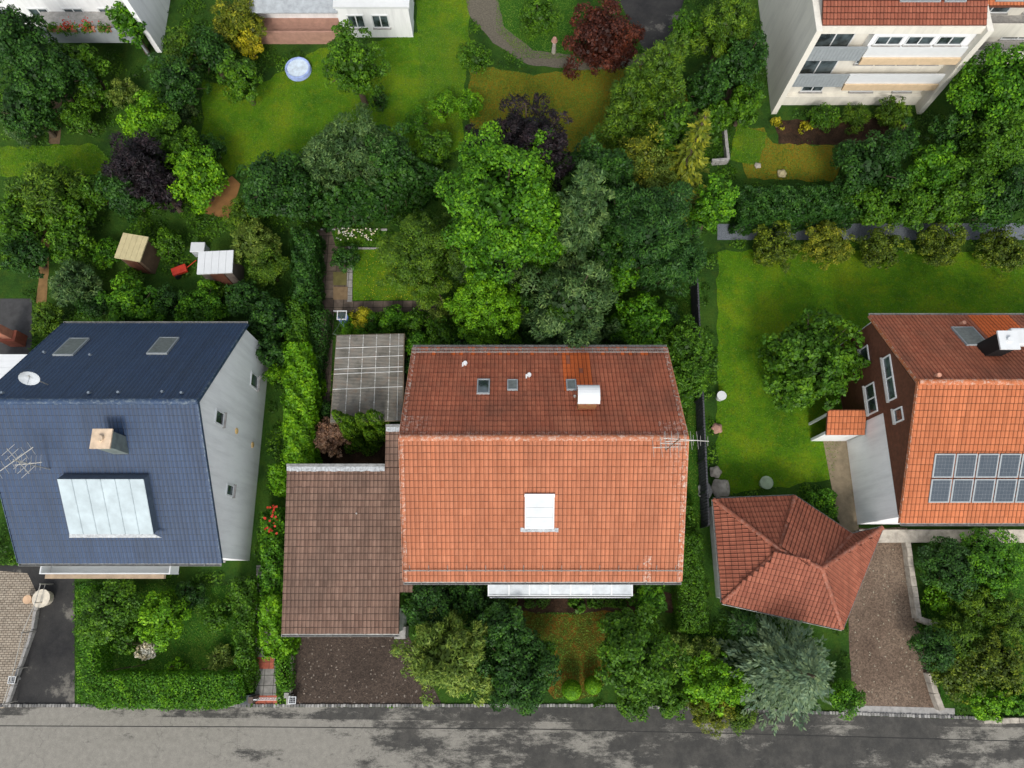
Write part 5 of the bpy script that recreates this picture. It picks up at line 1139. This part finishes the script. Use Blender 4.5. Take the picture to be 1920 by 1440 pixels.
# front garden
T('puff', 840, 1232, 80, 6.2, 'olive', B_, 'big pale olive green tree beside the gravel drive in the front garden', leaf=.2, puff=.22)
T('puff', 962, 1262, 76, 5.4, 'dark', B_, 'big dark green glossy tree overhanging the road kerb', leaf=.17, puff=.2)
T('puff', 938, 1180, 46, 5.2, 'dark', B_, 'dark green tree crown right of the pale olive tree below the front eave', leaf=.17, puff=.26)
T('puff', 815, 1128, 62, 4.4, 'dark', B_, 'dark green tree in the corner between garage roof and front eave', leaf=.17, puff=.24, asp=.7)
T('puff', 880, 1125, 40, 3.6, 'dark', M_, 'dark green shrub left of the white ribbed canopy', 'shrub', leaf=.17, puff=.26)
T('puff', 1012, 1222, 22, 3.4, 'mid', B_, 'small green crown at the right edge of the big dark glossy tree', leaf=.16)
T('puff', 1195, 1238, 72, 5.4, 'mid', B_, 'large mid green tree in the right half of the front garden', leaf=.19, puff=.24)
T('puff', 1175, 1180, 30, 4.6, 'mid', B_, 'small mid green crown at the top of the large front right tree', leaf=.18)
T('puff', 1218, 1122, 34, 2.6, 'bright', B_, 'small bright green tree under the right end of the front eave', leaf=.17, puff=.3)
T('puff', 1190, 1318, 30, 1.8, 'mid', M_, 'green shrub overhanging the kerb below the large front right tree', 'shrub', leaf=.15)
T('puff', 1275, 1215, 28, 2.0, 'olive', M_, 'thin olive brown shrub below the tall clipped hedge', 'shrub', leaf=.13, dens=.6)
T('puff', 1322, 1225, 28, 2.0, 'olive', M_, 'dull olive shrub right below the clipped hedge end', 'shrub', leaf=.13, dens=.7)
T('puff', 1340, 1278, 48, 3.0, 'lime', M_, 'bright yellow green bush at the front right corner of the plot', 'shrub', leaf=.16, puff=.24)
T('puff', 1385, 1285, 30, 2.4, 'lime', M_, 'small yellow green bush touching the blue grey spruce', 'shrub', leaf=.15)
T('puff', 1330, 1335, 46, 1.8, 'gold', M_, 'yellowish shrub overhanging the road at the front right corner', 'shrub', leaf=.13, asp=.7)
T('puff', 1262, 1316, 28, 1.6, 'mid', M_, 'green shrub by the kerb left of the yellowish shrub', 'shrub', leaf=.15)
T('puff', 1390, 1345, 26, 1.2, 'moss', M_, 'low mossy green shrub at the kerb between yellowish shrub and spruce', 'shrub', leaf=.12)
T('ball', 1072, 1294, 18, 1.5, 'lime', 'topiary_ball', 'larger clipped yellow green ball bush near the front kerb', 'bush', leaf=.07, puff=.5, asp=1.1)
T('ball', 1112, 1285, 16, 1.3, 'lime', 'topiary_ball', 'smaller clipped yellow green ball bush, right one of the pair', 'bush', leaf=.07, puff=.5)
T('puff', 1085, 1128, 17, .8, 'mid', 'grass_tuft', 'green ornamental grass tuft below the middle of the white canopy', 'plant', leaf=.3, puff=.5, dens=.5)
T('puff', 955, 1127, 13, .6, 'mid', 'grass_tuft', 'dark grass tuft under the left end of the white canopy', 'plant', leaf=.2)
T('puff', 990, 1125, 11, .5, 'mid', M_, 'small green plant in the bed left of the ornamental grass', 'shrub', leaf=.12)
T('puff', 1015, 1125, 10, .5, 'mid', M_, 'tiny green plant beside the small green plant in the front bed', 'shrub', leaf=.12)
hedge([(1105, 1118), (1172, 1118), (1176, 1138), (1105, 1138)], .7, 'mid', 'low dark grassy hedge below the right part of the canopy', leaf=.12, lump=.08)
# ------------------------------------------------------------------ blue house garden
hedge([(135, 1090), (178, 1095), (182, 1262), (450, 1262), (452, 1318), (400, 1332), (180, 1330), (138, 1315)], 1.6, 'bright', 'long clipped L shaped hedge around the garden of the blue roofed house', leaf=.11, lump=.05, dens=380)
hedge([(428, 1085), (478, 1085), (474, 1200), (466, 1300), (450, 1262), (436, 1240)], 1.4, 'mid', 'loose green hedge along the footpath below the white gable', leaf=.13, lump=.2)
for x, y, r, h, pal, lb, c in ((205, 1140, 50, 3.4, 'mid', 'round green tree in the upper left of the hedged garden', 'tree'), (175, 1175, 34, 2.6, 'mid', 'green bush below the round green tree in the hedged garden', 'shrub'), (298, 1160, 46, 2.8, 'lime', 'yellow green star shaped shrub in the middle of the hedged garden', 'shrub'),
    (270, 1218, 16, .9, 'white', 'pale flowering plant in the middle of the hedged garden', 'shrub'), (330, 1252, 18, .8, 'lime', 'low yellow green plant at the bottom of the hedged garden', 'shrub'), (400, 1160, 26, 1.0, 'mid', 'green shrub by the right side of the hedged garden', 'shrub'), (415, 1230, 22, .9, 'olive', 'olive shrub in the lower right of the hedged garden', 'shrub'), (232, 1200, 24, 1.6, 'mid', 'green shrub under the star shaped shrub', 'shrub'), (352, 1120, 28, 1.2, 'dark', 'dark shrub close under the balcony of the blue roofed house', 'shrub'), (440, 1130, 20, 1.2, 'mid', 'small green shrub near the corner of the white gable', 'shrub')):
    T('puff', x, y, r, h, pal, 'broadleaf_tree' if c == 'tree' else M_, lb, c, leaf=.15)
# ------------------------------------------------------------------ eastern gardens
T('conifer', 1484, 1256, 118, 6.4, 'blue', D_, 'large blue grey spruce in front of the hipped garage', leaf=.27, dens=1.45)
T('conifer', 1395, 1172, 40, 2.6, 'dark', D_, 'dark green conifer between clipped hedge and blue grey spruce', leaf=.2)
T('puff', 1592, 1308, 34, 1.7, 'bright', M_, 'round bright green bush between spruce and eastern drive', 'shrub', leaf=.11)
T('puff', 1530, 668, 88, 5.0, 'mid', B_, 'spreading loose green tree on the lawn left of the orange roofed house', leaf=.26, puff=.2)
T('puff', 1500, 720, 40, 3.6, 'mid', M_, 'leafy lower limb bush of the lawn left of the small porch', 'shrub', leaf=.22)
T('puff', 1545, 945, 26, 1.4, 'bright', M_, 'small green bush behind the hipped garage', 'shrub', leaf=.13)
hs_ = [(1458, 458, 42, 'goldm'), (1556, 452, 46, 'gold'), (1660, 460, 42, 'goldm'), (1772, 456, 46, 'goldm'), (1888, 462, 44, 'goldm')]
hl = ['first from the left', 'second from the left, most golden', 'third from the left, smallest', 'fourth from the left', 'fifth, at the right edge']
for (x, y, r, pal), l_ in zip(hs_, hl): T('puff', x, y, r, 2.2, pal, M_, 'round shrub in the row along the bluish path, '+l_, 'shrub', group='row of shrubs along the bluish path', leaf=.14, puff=.24)
hedge([(1385, 345), (1600, 345), (1620, 395), (1390, 408)], 2.2, 'dark', 'long dark hedge below the dry lawn of the cream terrace house', leaf=.16, lump=.2)
for x, y, r, h, pal, lb in ((1640, 300, 60, 4.5, 'dark', 'dark rounded tree right of the dry lawn'), (1765, 310, 50, 4.5, 'bright', 'bright green rounded tree right of the dark rounded tree'), (1690, 260, 34, 4, 'dark', 'small dark crown below the projecting side wall'), (1640, 372, 40, 3, 'mid', 'green bush at the right end of the long dark hedge'), (1730, 370, 48, 3.4, 'mid', 'green tree above the row of yellow green shrubs'), (1820, 345, 52, 5, 'mid', 'mid green tree near the right edge, upper half'), (1900, 350, 54, 5, 'dark', 'dark tree at the right edge above the bluish path'), (1905, 140, 74, 7.5, 'bright', 'tall bright green tree in front of the set back terrace house'), (1880, 260, 56, 6, 'mid', 'green tree below the tall bright tree at the right edge'), (1800, 240, 38, 4, 'dark', 'dark tree beside the tip of the projecting side wall'), (1835, 300, 34, 4, 'mid', 'small green crown among the trees at upper right'), (1545, 215, 26, 1.6, 'mid', 'green shrub under the left balconies'), (1610, 215, 26, 1.4, 'moss', 'mossy shrub in the bed under the windows'), (1680, 205, 28, 2.0, 'moss', 'olive shrub at the foot of the right side wall'), (1462, 228, 9, .8, 'yellow', 'small bright yellow shrub at the left foot of the cream house'), (1512, 237, 9, .6, 'yellow', 'tiny yellow flowering plant in the bed of the cream house'), (1400, 190, 34, 3.2, 'mid', 'green shrub left of the cream terrace house'), (1400, 100, 40, 6, 'dark', 'dark tree immediately left of the cream terrace house'), (1370, 30, 48, 6.5, 'moss', 'olive tree top at the upper edge left of the cream house'), (1330, 150, 30, 5, 'dark', 'dark narrow tree between olive tree and cream house'), (1345, 215, 26, 3.5, 'mid', 'green bush right of the green crown above the golden conifer')):
    T('puff', x, y, r, h, pal, M_ if h < 3 else B_, lb, 'shrub' if h < 3 else 'tree', leaf=.12 if h < 1.7 else .2)
for x, y, r, h, pal, lb in ((1790, 1060, 52, 2.8, 'dark', 'dark green tree in the right garden below the orange roof'), (1870, 1050, 60, 2.6, 'bright', 'mid green tree at the right edge below the orange roof'), (1760, 1120, 26, .9, 'lime', 'light green low shrub inside the curved sandstone wall'), (1840, 1130, 46, 1.6, 'moss', 'mossy green shrub in the middle of the right garden'), (1905, 1160, 44, 2.2, 'moss', 'olive green shrub at the right edge, lower half'), (1800, 1195, 46, 2.2, 'moss', 'wide mossy shrub right of the curved wall end'), (1765, 1215, 36, 3.0, 'dark', 'dark shrub overhanging the edge of the eastern drive'), (1875, 1240, 54, 2.4, 'goldm', 'green shrub at the lower right edge'), (1800, 1270, 40, 2.0, 'goldm', 'green shrub beside the short sandstone wall'), (1858, 1315, 34, 1.8, 'lime', 'bright yellow green shrub overhanging the road at the right'), (1910, 1310, 34, 1.4, 'bright', 'green shrub in the bottom right corner')):
    T('puff', x, y, r, h, pal, M_ if h < 3 else B_, lb, 'shrub', leaf=.15)
# ------------------------------------------------------------------ northern gardens
for x, y, r, h, pal, lb in ((655, 96, 48, 6.5, 'mid', 'round grey green tree on the lawn right of the round pool'), (1132, 52, 66, 4.6, 'rust', 'red brown leaved rounded tree at the top'), (1235, 130, 38, 8.5, 'moss', 'tall yellow olive tree top right of the red brown tree'), (1195, 165, 42, 7, 'moss', 'olive tree left below the tall yellow olive tree'), (1245, 190, 42, 7, 'moss', 'yellow olive tree above the golden conifer'), (1175, 225, 42, 6, 'moss', 'broad olive tree behind the loose yellow green tree'), (1260, 95, 30, 7.5, 'moss', 'slim yellow olive crown at the top right of the olive group'),
    (440, 30, 48, 3.4, 'gold', 'large golden yellow shrub at the top edge'), (462, 72, 22, 2.2, 'yellow', 'bright yellow shrub tip below the large golden shrub'), (440, 128, 32, 4.5, 'mid', 'round bluish green tree below the golden yellow shrub'), (318, 140, 42, 5, 'dark', 'dark green tree left of the round bluish green tree'), (385, 85, 36, 4, 'dark', 'dark shrubbery left of the golden shrub'), (330, 80, 34, 3.4, 'moss', 'brownish olive shrub beside the white side wall'), (60, 110, 60, 7, 'dark', 'large dark tree at the left edge near the top'), (20, 50, 50, 8, 'dark', 'dark tree in the top left corner'), (150, 110, 34, 4, 'mid', 'green bush below the flower decked balcony'), (228, 28, 26, 4.5, 'bright', 'bright green tree beside the flower decked balcony'), (30, 185, 46, 5, 'dark', 'dark tree at the left edge below the large dark tree'),
    (278, 218, 46, 4, 'lime', 'light green rounded tree above the dark plum tree'), (318, 262, 44, 4, 'mid', 'mid green tree right above the dark plum tree'), (250, 290, 50, 6.5, 'purple', 'dark plum tree left of the bright green ball'), (285, 335, 34, 5, 'purple', 'lower part plum crown beside the bright green ball'), (358, 322, 50, 4.2, 'lime', 'bright green ball shaped tree right of the dark plum tree'), (225, 345, 42, 4, 'dark', 'dark blue green tree below the plum tree'), (75, 350, 58, 4.5, 'moss', 'brownish olive tree at left on the long lawn'), (120, 395, 44, 3.2, 'mid', 'green shrub below the brownish olive tree'), (20, 400, 46, 4, 'mid', 'green tree at the left edge mid height'), (170, 350, 30, 3, 'mid', 'green shrub between olive tree and dark blue green tree'),
    (505, 330, 58, 6.0, 'dark', 'large dark feathery tree left of the central plot'), (660, 265, 60, 5.5, 'sage', 'large grey green tree above the laurel hedge'), (735, 285, 46, 5.0, 'dark', 'dark grey green tree right of the large grey green tree'), (600, 300, 44, 5.0, 'sage', 'grey green tree left of the large grey green one'), (560, 360, 36, 4.2, 'dark', 'dark bush near the upper left plot corner'), (810, 270, 36, 3, 'mid', 'green bush at the lower edge of the north lawn'), (780, 225, 20, 2, 'bright', 'small bright bush on the north lawn'), (710, 185, 14, 1.4, 'dark', 'lone small dark bush on the north lawn'), (830, 190, 24, 2, 'lime', 'yellow green bush on the right of the north lawn'), (890, 100, 30, 2.4, 'mid', 'green shrub inside the curve of the gravel path'), (880, 190, 24, 1.8, 'lime', 'light green shrub left of the dry lawn'), (1010, 20, 40, 2, 'mid', 'green shrub at the top edge left of the red brown tree'), (1095, 90, 22, 1.2, 'dark', 'low dark shrub below the pale stone figure'), (1290, 40, 30, 4, 'mid', 'green tree at the top edge above the olive group'),
    (30, 220, 36, 2.6, 'sage', 'grey green shrub at left by the earth path'), (75, 215, 26, 2, 'mid', 'small green shrub left of the earth path'), (140, 215, 28, 2.4, 'mid', 'green shrub right of the earth path'), (165, 170, 32, 2.2, 'mid', 'green low bush near the earth path'), (225, 165, 26, 1.8, 'olive', 'olive low bush in the western gardens'), (340, 205, 20, 1.6, 'sage', 'grey green low shrub near the light green tree'), (395, 270, 24, 2.0, 'dark', 'dark shrub above the bright green ball tree'),
    (470, 450, 44, 2.6, 'olive', 'pale yellow olive tree right of the white roofed shed'), (450, 400, 34, 2.2, 'moss', 'mossy shrub above the pale yellow olive tree'), (500, 500, 36, 2.6, 'moss', 'olive shrub left of the central plot hedge'), (195, 470, 28, 1.6, 'bright', 'bright green shrub left of the beige roofed shed'), (310, 450, 28, 1.6, 'mid', 'green shrub between the two small sheds'), (120, 450, 36, 3, 'mid', 'green tree left in the garden plots'), (40, 470, 36, 3, 'dark', 'dark shrub at the left edge of the garden plots'), (130, 530, 44, 3.2, 'sage', 'grey green tree above the blue roof, left part'), (245, 568, 52, 3.0, 'bright', 'bright green tree close behind the blue roof'), (370, 575, 44, 2.6, 'bright', 'bright green shrub behind the blue roof, right part'), (305, 560, 30, 2.4, 'dark', 'dark shrub between the two bright ones behind the blue roof'), (455, 555, 38, 3.2, 'dark', 'dark tree behind the right end of the blue roof'), (505, 590, 34, 3.5, 'dark', 'dark tree between blue roof and plot hedge'), (80, 590, 30, 2.5, 'moss', 'yellow olive shrub right of the brick barbecue'), (395, 540, 26, 1.2, 'mid', 'low green shrub below the white roofed shed'), (240, 520, 24, 1.0, 'mid', 'low green shrub below the beige roofed shed'), (170, 570, 26, 2.0, 'dark', 'dark low shrub above the blue roof'), (500, 655, 26, 2.8, 'dark', 'dark bush behind the corner of the white gable')):
    T('puff', x, y, r, h, pal, M_ if h < 3 else B_, lb, 'shrub' if h < 3 else 'tree', leaf=.14 if h < 2.7 else .2)
T('puff', 510, 700, 18, 1.6, 'lime', M_, 'light green bush touching the upper right of the white gable', 'shrub', leaf=.13)
# ------------------------------------------------------------------ grass blades and undergrowth
cs_, ns_ = [], []
for P, m in lawns:
    xs = [p[0] for p in P]; ys = [p[1] for p in P]; A = (max(xs)-min(xs))*(max(ys)-min(ys)); N = int(min(A*260, 30000))
    x = RNG.uniform(min(xs)-.1, max(xs)+.1, N); y = RNG.uniform(min(ys)-.1, max(ys)+.1, N); k = inpoly(P, x, y); cs_.append(np.stack([x[k], y[k], RNG.uniform(.02, .06, k.sum())], 1))
c = np.concatenate(cs_); N = len(c); td = RNG.normal(0, .6, (N, 3))+[0, 0, .6]
V = leaves(c, RNG.normal(0, .6, (N, 3))+[0, 0, .9], RNG.uniform(.05, .14, N), .035, td)
q = NM('grass_blades'); co = q.ramp(q.attr('tint'), [(0, (.03, .09, .006)), (.6, (.07, .18, .010)), (1, (.15, .26, .02))])
co = q.mix(q.ramp(q.noise(.35, 6, .65), [(.45, 0.0), (.75, .6)]), co, (.16, .20, .015)); q.col(co)
tag(quads_mesh('grass', V, RNG.uniform(0, 1, N), q.set(Roughness=.7)), 'short grass blades growing on the lawns', 'grass', kind='stuff')
Pp = [tuple(at(x, y).xy) for x, y in ((663, 466), (735, 466), (820, 563), (661, 563))]; x = RNG.uniform(-9, -2, 3000); y = RNG.uniform(10, 22, 3000); k = inpoly(Pp, x, y); n_ = min(260, int(k.sum())); x, y = x[k][:n_], y[k][:n_]
c = np.stack([x, y, RNG.uniform(.06, .1, len(x))], 1); tag(quads_mesh('lawn_flowers', leaves(c, RNG.normal(0, .2, (len(x), 3))+[0, 0, 1], .06, .055), RNG.uniform(.3, 1, len(x)), LM['yellow']), 'tiny yellow flowers dotted over the small lawn beside the old slabs', 'flowers', kind='stuff')
# undergrowth
K = 2800; x = RNG.uniform(-34, 34, K); y = RNG.uniform(-6.2, 40, K); ok = np.ones(K, bool)
for P in BLOCK: ok &= ~inpoly(P, x, y)
x, y = x[ok], y[ok]; Cc, Nn_, Tt = [], [], []
for i in range(len(x)):
    r = random.uniform(.3, .85); h = random.uniform(.15, .55); n = int(130*r); u = sph(n); u[:, 2] = np.abs(u[:, 2]); p = np.array([x[i], y[i], .03])+u*[r, r, h]*RNG.uniform(.5, 1, (n, 1)); k = np.ones(n, bool)
    for P in BLOCK: k &= ~inpoly(P, p[:, 0], p[:, 1])
    Cc.append(p[k]); Nn_.append((u+[0, 0, .5]+RNG.normal(0, .4, (n, 3)))[k]); Tt.append(np.clip(random.uniform(.15, .8)+RNG.normal(0, .13, n), 0, 1)[k])
c = np.concatenate(Cc); s_ = RNG.uniform(.08, .2, len(c))
tag(quads_mesh('ground_cover', leaves(c, np.concatenate(Nn_), s_, s_*.6), np.concatenate(Tt), LM['mid']), 'low leafy ground cover and weeds between the trees and beds', 'ground cover', kind='stuff')
